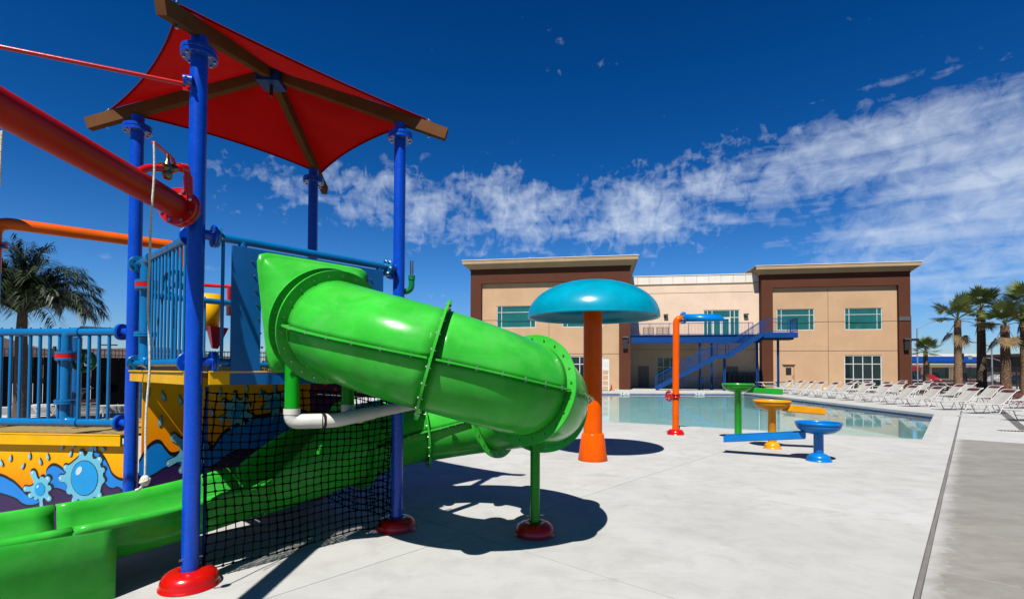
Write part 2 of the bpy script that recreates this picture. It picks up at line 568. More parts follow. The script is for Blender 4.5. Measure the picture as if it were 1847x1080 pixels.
# ------------------------------------------------------------------ mesh helpers
class MB:
    """collects shapes; build() links them as ONE mesh object"""
    def __init__(s, xf=None):
        s.v, s.f, s.m, s.sm, s.mats = [], [], [], [], []
        s.xf = xf

    def mi(s, mat):
        if mat not in s.mats:
            s.mats.append(mat)
        return s.mats.index(mat)

    def add(s, verts, faces, mat, smooth=False):
        k = len(s.v)
        xf = s.xf
        s.v += [tuple(xf @ V(p)) if xf else tuple(p) for p in verts]
        i = s.mi(mat)
        for f in faces:
            s.f.append(tuple(a + k for a in f))
            s.m.append(i)
            s.sm.append(smooth)
        return s

    def box(s, c, d, mat, rot=None, taper=1.0):
        x, y, z = (a / 2 for a in d)
        t = taper
        vs = [(-x, -y, -z), (x, -y, -z), (x, y, -z), (-x, y, -z), (-x * t, -y * t, z), (x * t, -y * t, z), (x * t, y * t, z), (-x * t, y * t, z)]
        M_ = Matrix.Translation(c)
        if rot is not None:
            M_ = M_ @ (Matrix.Rotation(rot, 4, 'Z') if isinstance(rot, (int, float)) else rot)
        return s.add([M_ @ V(p) for p in vs], [(0, 3, 2, 1), (4, 5, 6, 7), (0, 1, 5, 4), (1, 2, 6, 5), (2, 3, 7, 6), (3, 0, 4, 7)], mat)

    def bar(s, p, q, w, h, mat):
        """rectangular bar between two points, h measured upwards"""
        p, q = V(p), V(q)
        d = (q - p).normalized()
        up = V((0, 0, 1)) if abs(d.z) < 0.99 else V((0, 1, 0))
        a = d.cross(up).normalized() * (w / 2)
        b = a.cross(d).normalized() * (h / 2)
        vs = [p - a - b, p + a - b, p + a + b, p - a + b, q - a - b, q + a - b, q + a + b, q - a + b]
        return s.add(vs, [(0, 1, 2, 3), (4, 7, 6, 5), (0, 4, 5, 1), (1, 5, 6, 2), (2, 6, 7, 3), (3, 7, 4, 0)], mat)

    def tube(s, pts, r, mat, n=14, caps=True, smooth=True, closed=False):
        pts = [V(p) for p in pts]
        m = len(pts)
        rs = r if isinstance(r, (list, tuple)) else [r] * m
        rings = []
        prev = None
        for i, p in enumerate(pts):
            if closed:
                d = (pts[(i + 1) % m] - pts[i - 1])
            else:
                d = pts[min(i + 1, m - 1)] - pts[max(i - 1, 0)]
            d = d.normalized() if d.length > 1e-9 else V((0, 0, 1))
            if prev is None:
                a = d.cross(V((0, 0, 1)) if abs(d.z) < 0.95 else V((0, 1, 0))).normalized()
            else:
                a = (prev - d * prev.dot(d))
                a = a.normalized() if a.length > 1e-6 else d.orthogonal().normalized()
            prev = a
            b = d.cross(a)
            rings.append([p + (a * cos(2 * pi * k / n) + b * sin(2 * pi * k / n)) * rs[i] for k in range(n)])
        vs = [q for ring in rings for q in ring]
        fs = []
        for i in range(m if closed else m - 1):
            j = (i + 1) % m
            for k in range(n):
                k2 = (k + 1) % n
                fs.append((i * n + k, i * n + k2, j * n + k2, j * n + k))
        s.add(vs, fs, mat, smooth)
        if caps and not closed:
            s.add(rings[0], [tuple(reversed(range(n)))], mat)
            s.add(rings[-1], [tuple(range(n))], mat)
        return s

    def cyl(s, p, q, r, mat, n=16, r2=None, smooth=True):
        return s.tube([p, q], [r, r if r2 is None else r2], mat, n, True, smooth)

    def lathe(s, prof, mat, c=(0, 0, 0), n=32, axis=None, smooth=True):
        """prof: (radius, height) list turned about a vertical axis through c (or 'axis')"""
        M_ = Matrix.Translation(c)
        if axis is not None:
            M_ = M_ @ V(axis).to_track_quat('Z', 'Y').to_matrix().to_4x4()
        vs = [M_ @ V((r * cos(2 * pi * k / n), r * sin(2 * pi * k / n), z)) for r, z in prof for k in range(n)]
        fs = []
        for i in range(len(prof) - 1):
            for k in range(n):
                k2 = (k + 1) % n
                fs.append((i * n + k, i * n + k2, (i + 1) * n + k2, (i + 1) * n + k))
        return s.add(vs, fs, mat, smooth)

    def disc_ring(s, c, d, r, h, mat, nb=8, bolt=0.0, n=28, bmat='steel', rb=None, both=True):
        """pipe flange: short disc centred on c, axis d, with bolt heads"""
        d = V(d).normalized()
        c = V(c)
        s.lathe([(0, -h / 2), (r * 0.97, -h / 2), (r, -h / 2 + h * 0.12), (r, h / 2 - h * 0.12), (r * 0.97, h / 2), (0, h / 2)], mat, c, n, d, smooth=False)
        if bolt:
            a = d.orthogonal().normalized()
            b = d.cross(a)
            rb = rb or r * 0.82
            for k in range(nb):
                t = 2 * pi * (k + 0.5) / nb
                p = c + (a * cos(t) + b * sin(t)) * rb
                e = h / 2 + bolt * 0.9
                s.cyl(p - d * (e if both else 0), p + d * e, bolt, bmat, 6, smooth=False)
        return s

    def prism(s, poly, z0, z1, mat, smooth=False):
        """upright prism over an xy polygon (counter-clockwise)"""
        n = len(poly)
        vs = [(x, y, z0) for x, y in poly] + [(x, y, z1) for x, y in poly]
        fs = [tuple(reversed(range(n))), tuple(range(n, 2 * n))] + [(i, (i + 1) % n, n + (i + 1) % n, n + i) for i in range(n)]
        return s.add(vs, fs, mat, smooth)

    def build(s, name, parent=None, label=None, cat=None, group=None, kind=None, loc=None, rot=None, bevel=0.0, solid=0.0):
        me = bpy.data.meshes.new(name)
        me.from_pydata(s.v, [], s.f)
        for m in s.mats:
            me.materials.append(MATS[m])
        me.polygons.foreach_set('material_index', s.m)
        me.polygons.foreach_set('use_smooth', s.sm)
        me.update()
        o = bpy.data.objects.new(name, me)
        col.objects.link(o)
        if parent is not None:
            o.parent = parent
        if loc is not None:
            o.location = loc
        if rot is not None:
            o.rotation_euler = (0, 0, rot)
        if solid:
            md = o.modifiers.new('thickness', 'SOLIDIFY')
            md.thickness = solid
            md.offset = 0
        if bevel:
            md = o.modifiers.new('bevel', 'BEVEL')
            md.width = bevel
            md.segments = 2
            md.limit_method = 'ANGLE'
        return tag(o, label, cat, group, kind)


def tag(o, label=None, cat=None, group=None, kind=None):
    for k, x in (('label', label), ('category', cat), ('group', group), ('kind', kind)):
        if x:
            o[k] = x
    return o


def thing(name, label, cat, loc=(0, 0, 0), rot=0.0, group=None):
    o = bpy.data.objects.new(name, None)
    o.empty_display_size = 0.2
    col.objects.link(o)
    o.location = loc
    o.rotation_euler = (0, 0, rot)
    return tag(o, label, cat, group)


def children_of(o):
    return [c for c in bpy.data.objects if c.parent == o]


def dup(o, loc, rot, label=None, kids=None):
    """a copy of a thing with copies of its parts and sub-parts"""
    def rec(a, par):
        c = a.copy()
        col.objects.link(c)
        c.parent = par
        for ch in kids[a.name]:
            rec(ch, c)
        return c
    r = rec(o, None)
    r.location = loc
    r.rotation_euler = (0, 0, rot)
    if label:
        r['label'] = label
    return r


def family(o):
    d = {}
    def rec(a):
        d[a.name] = children_of(a)
        for c in d[a.name]:
            rec(c)
    rec(o)
    return d


def arc(c, r, a0, a1, n, ax=(1, 0, 0), ay=(0, 1, 0)):
    c, ax, ay = V(c), V(ax), V(ay)
    return [c + ax * (r * cos(a0 + (a1 - a0) * i / n)) + ay * (r * sin(a0 + (a1 - a0) * i / n)) for i in range(n + 1)]


def bend(pts, r, n=6):
    """round the corners of a polyline"""
    pts = [V(p) for p in pts]
    out = [pts[0]]
    for i in range(1, len(pts) - 1):
        p, a, b = pts[i], pts[i - 1], pts[i + 1]
        da, db = (a - p), (b - p)
        rr = min(r, da.length * 0.49, db.length * 0.49)
        s, e = p + da.normalized() * rr, p + db.normalized() * rr
        for k in range(n + 1):
            t = k / n
            out.append(s * (1 - t) ** 2 + p * 2 * t * (1 - t) + e * t * t)
    out.append(pts[-1])
    return out


# ================================================================== tower frame: F is the foot of the nearest blue post
F0 = V((-2.597, 4.175, 0))
UX, VX = V((cos(TH + 0.0 - 0.0), sin(TH), 0)), V((-sin(TH), cos(TH), 0))
UX = V((cos(TH), sin(TH), 0))


def T(a, b, z=0.0):
    return F0 + UX * a + VX * b + V((0, 0, z))


def to_uv(p):
    d = V((p[0], p[1], 0)) - F0
    return d.dot(UX), d.dot(VX)


# ------------------------------------------------------------------ ground, deck, pool
g = MB()
g.add([(-900, -60, -1.35), (1500, -60, -1.35), (1500, 2200, -1.35), (-900, 2200, -1.35)], [(0, 1, 2, 3)], 'asphalt')
g.build('ground', kind='structure')
# the land round the pool terrace, open where the pool is
POOL = [(-3.5, 21.3), (10.6, 13.25), (17.3, 21.0), (18.6, 41.0), (-3.5, 39.6)]   # counter-clockwise
OUT = [(-60, -8), (62, -8), (62, 62), (-60, 62)]
lb = MB()
lb.add([(x, y, -0.03) for x, y in POOL] + [(x, y, -0.03) for x, y in OUT],
       [(5, 6, 1, 0), (6, 7, 2, 1), (7, 3, 2), (7, 8, 4, 3), (8, 5, 0, 4)], 'joint')
lb.build('deck_bed', kind='structure')
ob = MB()
W0, W1 = -0.12, 1500
ob.add([(-900, 62, W0), (1500, 62, W0), (1500, 2200, W0), (-900, 2200, W0), (62, -60, W0 - .01), (1500, -60, W0 - .01), (1500, 62, W0 - .01), (62, 62, W0 - .01),
        (-900, -60, W0 - .02), (-60, -60, W0 - .02), (-60, 62, W0 - .02), (-900, 62, W0 - .02)], [(0, 1, 2, 3), (4, 5, 6, 7), (8, 9, 10, 11)], 'asphalt')
ob.build('street_ground', kind='structure')


def clip(poly, p, q, keep_left):
    """cut a convex polygon by the line p-q"""
    out = []
    nx, ny = -(q[1] - p[1]), q[0] - p[0]
    if not keep_left:
        nx, ny = -nx, -ny
    s = [(x - p[0]) * nx + (y - p[1]) * ny for x, y in poly]
    for i in range(len(poly)):
        a, b, sa, sb = poly[i], poly[(i + 1) % len(poly)], s[i], s[(i + 1) % len(poly)]
        if sa >= 0:
            out.append(a)
        if sa * sb < 0:
            t = sa / (sa - sb)
            out.append((a[0] + (b[0] - a[0]) * t, a[1] + (b[1] - a[1]) * t))
    return out


def area(p):
    return 0.5 * sum(p[i][0] * p[(i + 1) % len(p)][1] - p[(i + 1) % len(p)][0] * p[i][1] for i in range(len(p)))


# coping round the pool: 0.32 m wide strip, one stone run per side; the deck starts outside it
def off(poly, d):
    n = len(poly)
    res = []
    for i in range(n):
        a, b, c = V(poly[i - 1]).to_3d(), V(poly[i]).to_3d(), V(poly[(i + 1) % n]).to_3d()
        d1, d2 = (b - a).normalized(), (c - b).normalized()
        n1, n2 = V((d1.y, -d1.x, 0)), V((d2.y, -d2.x, 0))
        m = (n1 + n2)
        m = m / (m.dot(n1))
        res.append((b.x + m.x * d, b.y + m.y * d))
    return res


COP = off(POOL, 0.30)
deck = tag(bpy.data.objects.new('pool_deck', None), kind='structure')
col.objects.link(deck)
lines = [(COP[0], COP[1]), (COP[1], COP[2]), (COP[2], COP[3]), (COP[3], COP[4]), (COP[4], COP[0])]


def regions(poly):
    """pieces of a polygon outside the pool"""
    rest = [poly]
    out = []
    for (p, q) in lines:
        nxt = []
        for r in rest:
            o = clip(r, p, q, False)
            i = clip(r, p, q, True)
            if len(o) > 2 and abs(area(o)) > 0.02:
                out.append(o)
            if len(i) > 2 and abs(area(i)) > 0.02:
                nxt.append(i)
        rest = nxt
    return out


def slab(cells, mat, z=0.0):
    for poly in cells:
        for r in regions(poly):
            if len(r) < 3:
                continue
            if area(r) < 0:
                r = r[::-1]
            MB().prism(r, z - 0.03 + 0.001, z, mat).build('slab', deck)


def uvrect(u0, u1, v0, v1, gap=0.004):
    return [(p.x, p.y) for p in (T(u0 + gap, v0 + gap), T(u1 - gap, v0 + gap), T(u1 - gap, v1 - gap), T(u0 + gap, v1 - gap))]


def inside_box(poly):
    for p, q in (((-59, -7), (61, -7)), ((61, -7), (61, 61)), ((61, 61), (-59, 61)), ((-59, 61), (-59, -7))):
        poly = clip(poly, p, q, True)
        if len(poly) < 3:
            return None
    return poly


ulines = [-46, -30, -16, -9, -5.1, -1.33, 2.42, 6.1, 9.9, 13.7, 17.5, 21.3, 25.1, 29, 33, 41, 49, 57, 65, 90]
vlines = [-4.368, -0.70, 3.0, 6.7, 10.4, 14.2, 18, 22, 30, 40, 60, 80]
for i in range(len(ulines) - 1):
    for j in range(len(vlines) - 1):
        c = inside_box(uvrect(ulines[i], ulines[i + 1], vlines[j], vlines[j + 1]))
        if c:
            slab([c], 'concrete')
u2 = [-9, -5.1, -3, -1.2, 0.8, 2.65, 4.52, 6.2, 8.3, 10.42, 12.5, 14.4, 16.35]
for i in range(len(u2) - 1):
    for v0, v1 in ((-8.4, -4.408), (-13.5, -8.4), (-22, -13.5)):
        c = inside_box(uvrect(u2[i], u2[i + 1], v0, v1))
        if c:
            slab([c], 'concrete_old')
u3 = [16.35, 20.0, 25.1, 30, 36, 44, 55, 70, 90]
for i in range(len(u3) - 1):
    for v0, v1 in ((-9.2, -4.408), (-14, -9.2), (-20, -14), (-30, -20), (-50, -30)):
        c = inside_box(uvrect(u3[i], u3[i + 1], v0, v1))
        if c:
            slab([c], 'concrete')
for (a, b, c, d) in ((-46, -9, -22, -4.408), (-9, 16.35, -50, -22)):
    c_ = inside_box(uvrect(a, b, c, d))
    if c_:
        slab([c_], 'concrete_old')
for uu in u2[3:-1]:
    jf = MB()
    for k in range(34):
        v0 = -4.42 - k * .118
        if (k * 7 + int(uu * 10)) % 5:
            jf.add([T(uu - .005, v0, -.001), T(uu + .006, v0, -.001), T(uu + .006, v0 - .116, -.001), T(uu - .005, v0 - .116, -.001)], [(0, 1, 2, 3)], 'joint_fill')
    jf.build('joint_filler', deck)
e = MB()
rj = random.Random(3)
N = 150
top, bot = [], []
for i in range(N + 1):
    a = -9 + (60 + 9) * i / N
    top.append(T(a, -4.372 + rj.uniform(-0.004, 0.004), -0.004))
    bot.append(T(a, -4.404 + rj.uniform(-0.006, 0.004), -0.004))
e.add(top + bot, [(i, i + N + 1, i + N + 2, i + 1) for i in range(N)], 'sealant')
e.build('joint_sealant', deck)

ds = MB()
ds.add([(15.30, 15.45, .004), (15.48, 15.30, .004), (22.9, 23.9, .004), (22.7, 24.05, .004)], [(0, 1, 2, 3)], 'joint')
ds.build('drain_strip', deck)
gx = MB()
for k in range(14):
    gx.box((14.55 + k * .075, 15.30 - k * .03, .006), (.03, .22, .012), 'black', radians(-22))
gx.build('trench_grate', deck)
for k, (x, y) in enumerate(((17.75, 20.15), (18.28, 19.75))):
    ld = MB()
    ld.lathe([(0, .004), (.20, .004), (.20, .014), (.18, .018), (0, .018)], 'tile_white', (x, y, 0), 24)
    ld.build('skimmer_lid', label='round white skimmer lid set in the deck, ' + ('nearer the pool corner' if k == 0 else 'right of the dark joint'), cat='lid')

pool = tag(bpy.data.objects.new('pool_basin', None), kind='structure')
col.objects.link(pool)
n = len(POOL)
for i in range(n):
    a, b, c, d = POOL[i], POOL[(i + 1) % n], COP[(i + 1) % n], COP[i]
    L_ = sqrt((b[0] - a[0]) ** 2 + (b[1] - a[1]) ** 2)
    k = max(1, int(L_ / 2.4))
    for j in range(k):
        t0, t1 = (j + 0.002) / k, (j + 0.998) / k
        f = lambda p, q, t: (p[0] + (q[0] - p[0]) * t, p[1] + (q[1] - p[1]) * t)
        MB().prism([f(a, b, t0), f(d, c, t0), f(d, c, t1), f(a, b, t1)], -0.11, 0.004, 'coping').build('coping_stone', pool)
IN = off(POOL, 0.012)
w = MB()
for i in range(n):
    a, b = POOL[i], POOL[(i + 1) % n]
    w.add([(a[0], a[1], -1.2), (b[0], b[1], -1.2), (b[0], b[1], -0.34), (a[0], a[1], -0.34)], [(0, 1, 2, 3)], 'pool_plaster')
w.add([(x, y, -1.2) for x, y in POOL], [tuple(range(n))], 'pool_plaster')
w.build('pool_shell', pool)
# tile band, one joined strip of real tiles with gaps
tb = MB()
for i in range(n):
    a, b = V(POOL[i]).to_3d(), V(POOL[(i + 1) % n]).to_3d()
    d = (b - a)
    L_ = d.length
    d.normalize()
    nn = V((d.y, -d.x, 0)) * -0.006
    k = int(L_ / 0.16)
    tb.add([a + V((0, 0, -0.34)), b + V((0, 0, -0.34)), b + V((0, 0, -0.11)), a + V((0, 0, -0.11))], [(0, 1, 2, 3)], 'tile_blue')
    for j in range(k):
        p, q = a + d * (j + 0.06) * 0.16 + nn, a + d * (j + 0.94) * 0.16 + nn
        for z0, z1 in ((-0.335, -0.235), (-0.225, -0.125)):
            tb.add([p + V((0, 0, z0)), q + V((0, 0, z0)), q + V((0, 0, z1)), p + V((0, 0, z1))], [(0, 1, 2, 3)], 'tile_blue')
tb.build('waterline_tiles', pool, kind='stuff')
# depth marker tiles on the far side
for x in (8.85, 14.9):
    p, q = V(POOL[3]).to_3d(), V(POOL[4]).to_3d()
    y = p.y + (q.y - p.y) * (x - p.x) / (q.x - p.x)
    m = MB()
    m.box((x, y - 0.012, -0.06), (0.85, 0.02, 0.22), 'tile_white')
    m.box((x - .12, y - 0.026, -0.06), (0.07, 0.006, 0.12), 'ink_black')
    m.box((x + .14, y - 0.026, -0.09), (0.16, 0.006, 0.04), 'ink_black')
    m.build('depth_marker', pool)
wt = MB()
wt.add([(x, y, -0.16) for x, y in POOL], [tuple(range(n))], 'water')
wt.build('pool_water', kind='structure')

# ------------------------------------------------------------------ building
BA = radians(-9.44)
BO = V((11.0, 46.3, 0))
bld = thing('recreation_building', 'long two storey tan building with brown framed wings and cornices behind the pool', 'building', BO, BA)


def wall_rect(mb, s0, s1, z0, z1, y, holes, mat, depth=0.16):
    xs = sorted({s0, s1} | {min(max(h[i], s0), s1) for h in holes for i in (0, 1)})
    zs = sorted({z0, z1} | {min(max(h[i], z0), z1) for h in holes for i in (2, 3)})
    for a, b in zip(xs, xs[1:]):
        for c, d in zip(zs, zs[1:]):
            if b - a < 1e-4 or d - c < 1e-4:
                continue
            mx, mz = (a + b) / 2, (c + d) / 2
            if any(h[0] < mx < h[1] and h[2] < mz < h[3] for h in holes):
                continue
            mb.add([(a, y, c), (b, y, c), (b, y, d), (a, y, d)], [(0, 1, 2, 3)], mat)
    for h in holes:
        a, b, c, d = max(h[0], s0), min(h[1], s1), max(h[2], z0), min(h[3], z1)
        if b - a < 1e-3 or d - c < 1e-3:
            continue
        Y = y + depth
        if h[0] >= s0:
            mb.add([(a, y, c), (a, Y, c), (a, Y, d), (a, y, d)], [(0, 1, 2, 3)], mat)
        if h[1] <= s1:
            mb.add([(b, y, c), (b, y, d), (b, Y, d), (b, Y, c)], [(0, 1, 2, 3)], mat)
        if h[2] >= z0:
            mb.add([(a, y, c), (b, y, c), (b, Y, c), (a, Y, c)], [(0, 1, 2, 3)], mat)
        if h[3] <= z1:
            mb.add([(a, y, d), (a, Y, d), (b, Y, d), (b, y, d)], [(0, 1, 2, 3)], mat)


def panelled(s_l, z_l, y, holes, mat, name='wall_panel'):
    """stucco panels with open reveals between them"""
    for a, b in zip(s_l, s_l[1:]):
        for c, d in zip(z_l, z_l[1:]):
            mb = MB()
            gx, gz = 0.02, 0.022
            A, B_, C, D = a + (gx if a != s_l[0] else 0), b - (gx if b != s_l[-1] else 0), c + (gz if c != z_l[0] else 0), d - (gz if d != z_l[-1] else 0)
            wall_rect(mb, A, B_, C, D, y, holes, mat)
            for (p, q) in (((A, C), (B_, C)), ((B_, C), (B_, D)), ((B_, D), (A, D)), ((A, D), (A, C))):
                mb.add([(p[0], y, p[1]), (p[0], y + .03, p[1]), (q[0], y + .03, q[1]), (q[0], y, q[1])], [(0, 1, 2, 3)], mat)
            mb.build(name, bld)
    mb = MB()
    wall_rect(mb, s_l[0], s_l[-1], z_l[0], z_l[-1], y + 0.03, holes, 'grey_trim')
    mb.build('wall_backing', bld)


def glazing(name, s0, s1, z0, z1, y, mull, trans, glass='glass_green', fr=0.07, frame='white_frame', skip=()):
    """a window: frame with mullions (s) and transoms (z), a pane in every opening"""
    fm = MB()
    y1 = y + 0.10
    xs = [s0] + list(mull) + [s1]
    zs = [z0] + list(trans) + [z1]
    for x in (s0, s1):
        fm.box((x + (fr / 2 if x == s0 else -fr / 2), y1, (z0 + z1) / 2), (fr, 0.12, z1 - z0), frame)
    for z in (z0, z1):
        fm.box(((s0 + s1) / 2, y1, z + (fr / 2 if z == z0 else -fr / 2)), (s1 - s0 - 2 * fr, 0.12, fr), frame)
    for x in mull:
        fm.box((x, y1 + .002, (z0 + z1) / 2), (fr * .8, 0.10, z1 - z0 - 2 * fr), frame)
    for a, b in zip(xs, xs[1:]):
        for z in trans:
            fm.box(((a + b) / 2, y1 + .004, z), (b - a - fr * (.9 if a == s0 or b == s1 else .8) - .01, 0.08, fr * .8), frame)
    f = fm.build(name, bld)
    for a, b in zip(xs, xs[1:]):
        for c, d in zip(zs, zs[1:]):
            if (a, c) in skip:
                continue
            MB().box(((a + b) / 2, y1 + .01, (c + d) / 2), (b - a - .02, 0.02, d - c - .02), glass).build('pane', f)
    return f


def wing(s0, s1, y, zt, windows, door, joints_s, joints_z, svc=None):
    r0, r1, rz = s0 + 1.05, s1 - 1.0, 9.95
    # brown portal: jambs and header
    MB().box(((s0 + r0) / 2, y + .35, rz / 2), (r0 - s0, .7, rz), 'stucco_brown').build('portal_jamb', bld)
    MB().box(((s1 + r1) / 2, y + .35, rz / 2), (s1 - r1, .7, rz), 'stucco_brown').build('portal_jamb', bld)
    MB().box(((s0 + s1) / 2, y + .35, (rz + zt - .85) / 2), (s1 - s0, .7, zt - .85 - rz), 'stucco_brown').build('portal_header', bld)
    MB().box(((s0 + s1) / 2, y + 5, (zt - .9) / 2), (s1 - s0 - .3, 8.4, zt - .9), 'stucco_brown').build('wing_volume', bld)
    # stepped cornice
    c = MB()
    o = 0.0
    c.box(((s0 + s1) / 2, y + 4.6, zt - .17), (s1 - s0 + 1.30, 10.5, .34), 'cornice')
    c.box(((s0 + s1) / 2, y + 4.6, zt + .02), (s1 - s0 + 1.42, 10.6, .05), 'parapet_white')
    A, B_ = .58, .10
    q = lambda p, z: [(s0 - p, y - p, z), (s1 + p, y - p, z), (s1 + p, y + 9.2 + p, z), (s0 - p, y + 9.2 + p, z)]
    c.add(q(A, zt - .34) + q(B_, zt - .76), [(0, 1, 5, 4), (1, 2, 6, 5), (2, 3, 7, 6), (3, 0, 4, 7)], 'cornice')
    c.box(((s0 + s1) / 2, y + 4.6, zt - .81), (s1 - s0 + .12, 9.3, .10), 'stucco_brown')
    # sloped soffit
    x0, x1 = s0 - .1, s1 + .1
    c.build('cornice', bld)
    holes = [w for w in windows]
    if door:
        holes.append(door)
    if svc:
        holes.append(svc)
    panelled([r0] + joints_s + [r1], [0.0] + joints_z + [rz], y + .32, holes, 'stucco_tan')
    for w_ in windows:
        W_ = w_[1] - w_[0]
        glazing('window', w_[0], w_[1], w_[2], w_[3], y + .32, [w_[0] + W_ * .125, w_[0] + W_ * .87], [w_[3] - .62])


YL, YR, YM = 0.0, 6.3, 7.1
wing(-15.2, -0.27, YL, 12.05, [(-12.7, -8.95, 5.72, 7.82), (-6.45, -2.72, 5.72, 7.62)], (-5.9, -2.72, 0.0, 3.05), None, [-7.7], [3.2, 6.3]) if False else None
wing(-15.2, -0.27, YL, 12.05, [(-12.7, -8.95, 5.72, 7.82), (-6.45, -2.72, 5.72, 7.62)], (-5.9, -2.72, 0.0, 3.05), [-7.7], [3.25, 6.45])
glazing('glass_door', -5.9, -2.72, 0.0, 3.05, YL + .32, [-4.84, -3.78], [2.3], 'glass_dark', .09)
wing(12.78, 26.0, YR, 12.0, [(14.28, 17.72, 5.74, 7.85), (20.42, 23.72, 5.74, 7.85)], (20.35, 23.65, 0.0, 3.3), [18.9, 22.0] if False else [18.95], [3.72, 6.55], svc=(14.85, 15.85, 0.0, 2.25))
glazing('glass_door', 20.35, 23.65, 0.0, 3.3, YR + .32, [21.17, 22.0, 22.83], [1.0, 2.45], 'glass_dark', .09)
m = MB()
m.box((15.35, YR + .42, 1.12), (.96, .06, 2.22), 'stucco_tan')
m.box((15.35, YR + .27, 2.42), (1.2, .10, .06), 'stucco_tan')
sd = m.build('service_door', bld)
MB().box((15.35, YR + .38, 1.72), (.5, .03, .72), 'black').build('door_window', sd)
MB().cyl((15.74, YR + .36, 1.0), (15.74, YR + .36, 1.3), .02, 'dark_frame', 6).build('handle', sd)
# middle bay
holes = [(7.45, 10.95, 5.10, 7.92), (2.85, 4.62, 0.0, 3.12)]
panelled([-0.27, 4.9, 9.2, 12.78] if False else [-0.27, 12.78], [0, 3.9, 9.7, 10.62], YM, holes, 'stucco_cream')
MB().box((6.25, YM + .5, 11.05), (13.05, 1.0, .86), 'parapet_white').build('parapet', bld)
cap = MB()
cap.box((6.25, YM + .5, 11.52), (13.05, 1.1, .08), 'parapet_white')
cap.box((6.25, YM - .03, 10.63), (13.05, .10, .06), 'cornice')
for k in range(1, 11):
    cap.box((-.27 + k * 1.18, YM - .012, 11.05), (.03, .02, .84), 'cornice')
cap.build('parapet_trim', bld)
MB().box((6.25, YM + 4.6, 5.3), (13.0, 8.9, 10.6), 'stucco_cream').build('middle_volume', bld)
f = glazing('balcony_door', 7.45, 10.95, 5.10, 7.92, YM, [7.85, 8.30, 10.05, 10.45], [7.14], 'glass_green', .09)
for x0 in (8.36, 9.2):
    d_ = MB()
    for x in (x0 + .06, x0 + .76):
        d_.box((x, YM + .05, 6.1), (.12, .06, 2.0), 'white_frame')
    for z in (5.16, 7.04):
        d_.box((x0 + .41, YM + .05, z), (.58, .06, .12), 'white_frame')
    d_.build('door_leaf', f)
glazing('glass_door', 2.85, 4.62, 0.0, 3.12, YM, [3.5, 4.15], [2.1], 'glass_green', .08)
# grey steel doors with round signs in the shade under the balcony
for x in (.9, 9.6):
    dd = MB()
    dd.box((x + .6, YM - .03, 1.1), (1.1, .05, 2.2), 'block_wall')
    dd.cyl((x + .75, YM - .056, 1.6), (x + .75, YM - .07, 1.6), .14, 'print_blue', 14)
    dd.cyl((x + .75, YM - .071, 1.6), (x + .75, YM - .08, 1.6), .07, 'black', 14)
    dd.build('steel_door', bld)
bx = MB()
bx.box((11.0, YM - .8, .75), (2.9, 1.0, 1.5), 'grey_trim')
bx.box((11.0, YM - .8, 1.53), (3.0, 1.1, .06), 'black')
for k in range(6):
    bx.box((9.85 + k * .46, YM - 1.31, .78), (.38, .02, 1.2), 'black')
bx.build('chiller_cabinet', label='low dark equipment cabinet in the shade beneath the staircase landing', cat='cabinet')
bx_o = bpy.data.objects['chiller_cabinet']
bx_o.location = BO
bx_o.rotation_euler = (0, 0, BA)


def wall_lamp(x, y, z, deep=.25):
    L_ = MB()
    L_.box((x, y - .05, z), (.16, .1, .3), 'grey_trim')
    L_.box((x + .02, y - .05 - deep / 2, z + .22), (.42, deep + .16, .12), 'grey_trim')
    o = L_.build('wall_lamp', bld)
    MB().box((x + .02, y - .1 - deep / 2, z + .15), (.3, deep * .7, .02), 'lamp_glass').build('lamp_lens', o)


wall_lamp(3.72, YM, 7.25)
wall_lamp(11.5, YM, 7.2)
for (x, y, z) in ((-.72, YL, 4.2), (25.55, YR, 4.25)):
    L_ = MB()
    L_.box((x, y - .13, z), (.42, .26, 1.0), 'dark_frame')
    L_.box((x, y - .18, z + .55), (.5, .36, .12), 'grey_trim')
    L_.build('wall_lamp', bld)
dsp = MB()
dsp.box((26.06, YR + .2, 3.5), (.12, .16, 7.0), 'grey_trim')
dsp.box((25.5, YR - .03, 6.75), (1.0, .05, .36), 'grey_trim')
dsp.box((26.35, YR + .1, 4.75), (.7, .2, .22), 'dark_frame')
dsp.build('downspout', bld)

# balcony and stairs
bal = thing('balcony_staircase', 'blue steel balcony with railings and a long staircase in front of the middle bay', 'staircase', BO, BA)
MB().box((5.4, .35, 4.58), (11.2, .14, .74), 'steel_blue').build('front_beam', bal)
for z in (4.93, 4.23):
    MB().box((5.4, .33, z), (11.2, .30, .05), 'steel_blue').build('beam_flange', bal)
MB().box((5.95, 3.9, 4.92), (13.0, 6.6, .10), 'kerb').build('balcony_floor', bal)
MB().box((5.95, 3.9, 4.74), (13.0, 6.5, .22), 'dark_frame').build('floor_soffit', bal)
MB().box((12.15, -.1, 4.80), (2.7, 1.7, .44), 'steel_blue').build('landing', bal)
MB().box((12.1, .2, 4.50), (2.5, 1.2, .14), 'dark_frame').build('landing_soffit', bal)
for x, y, z1 in ((5.83, .5, 4.2), (10.75, .8, 4.5), (12.25, .1, 4.45), (7.75, -.25, 2.8), (7.0, 1.2, 4.2)):
    c = MB()
    c.box((x, y, z1 / 2), (.20, .05, z1), 'steel_blue')
    c.box((x, y + .09, z1 / 2), (.05, .14, z1), 'steel_blue')
    c.box((x, y - .09, z1 / 2), (.05, .13, z1), 'steel_blue')
    c.build('column', bal)


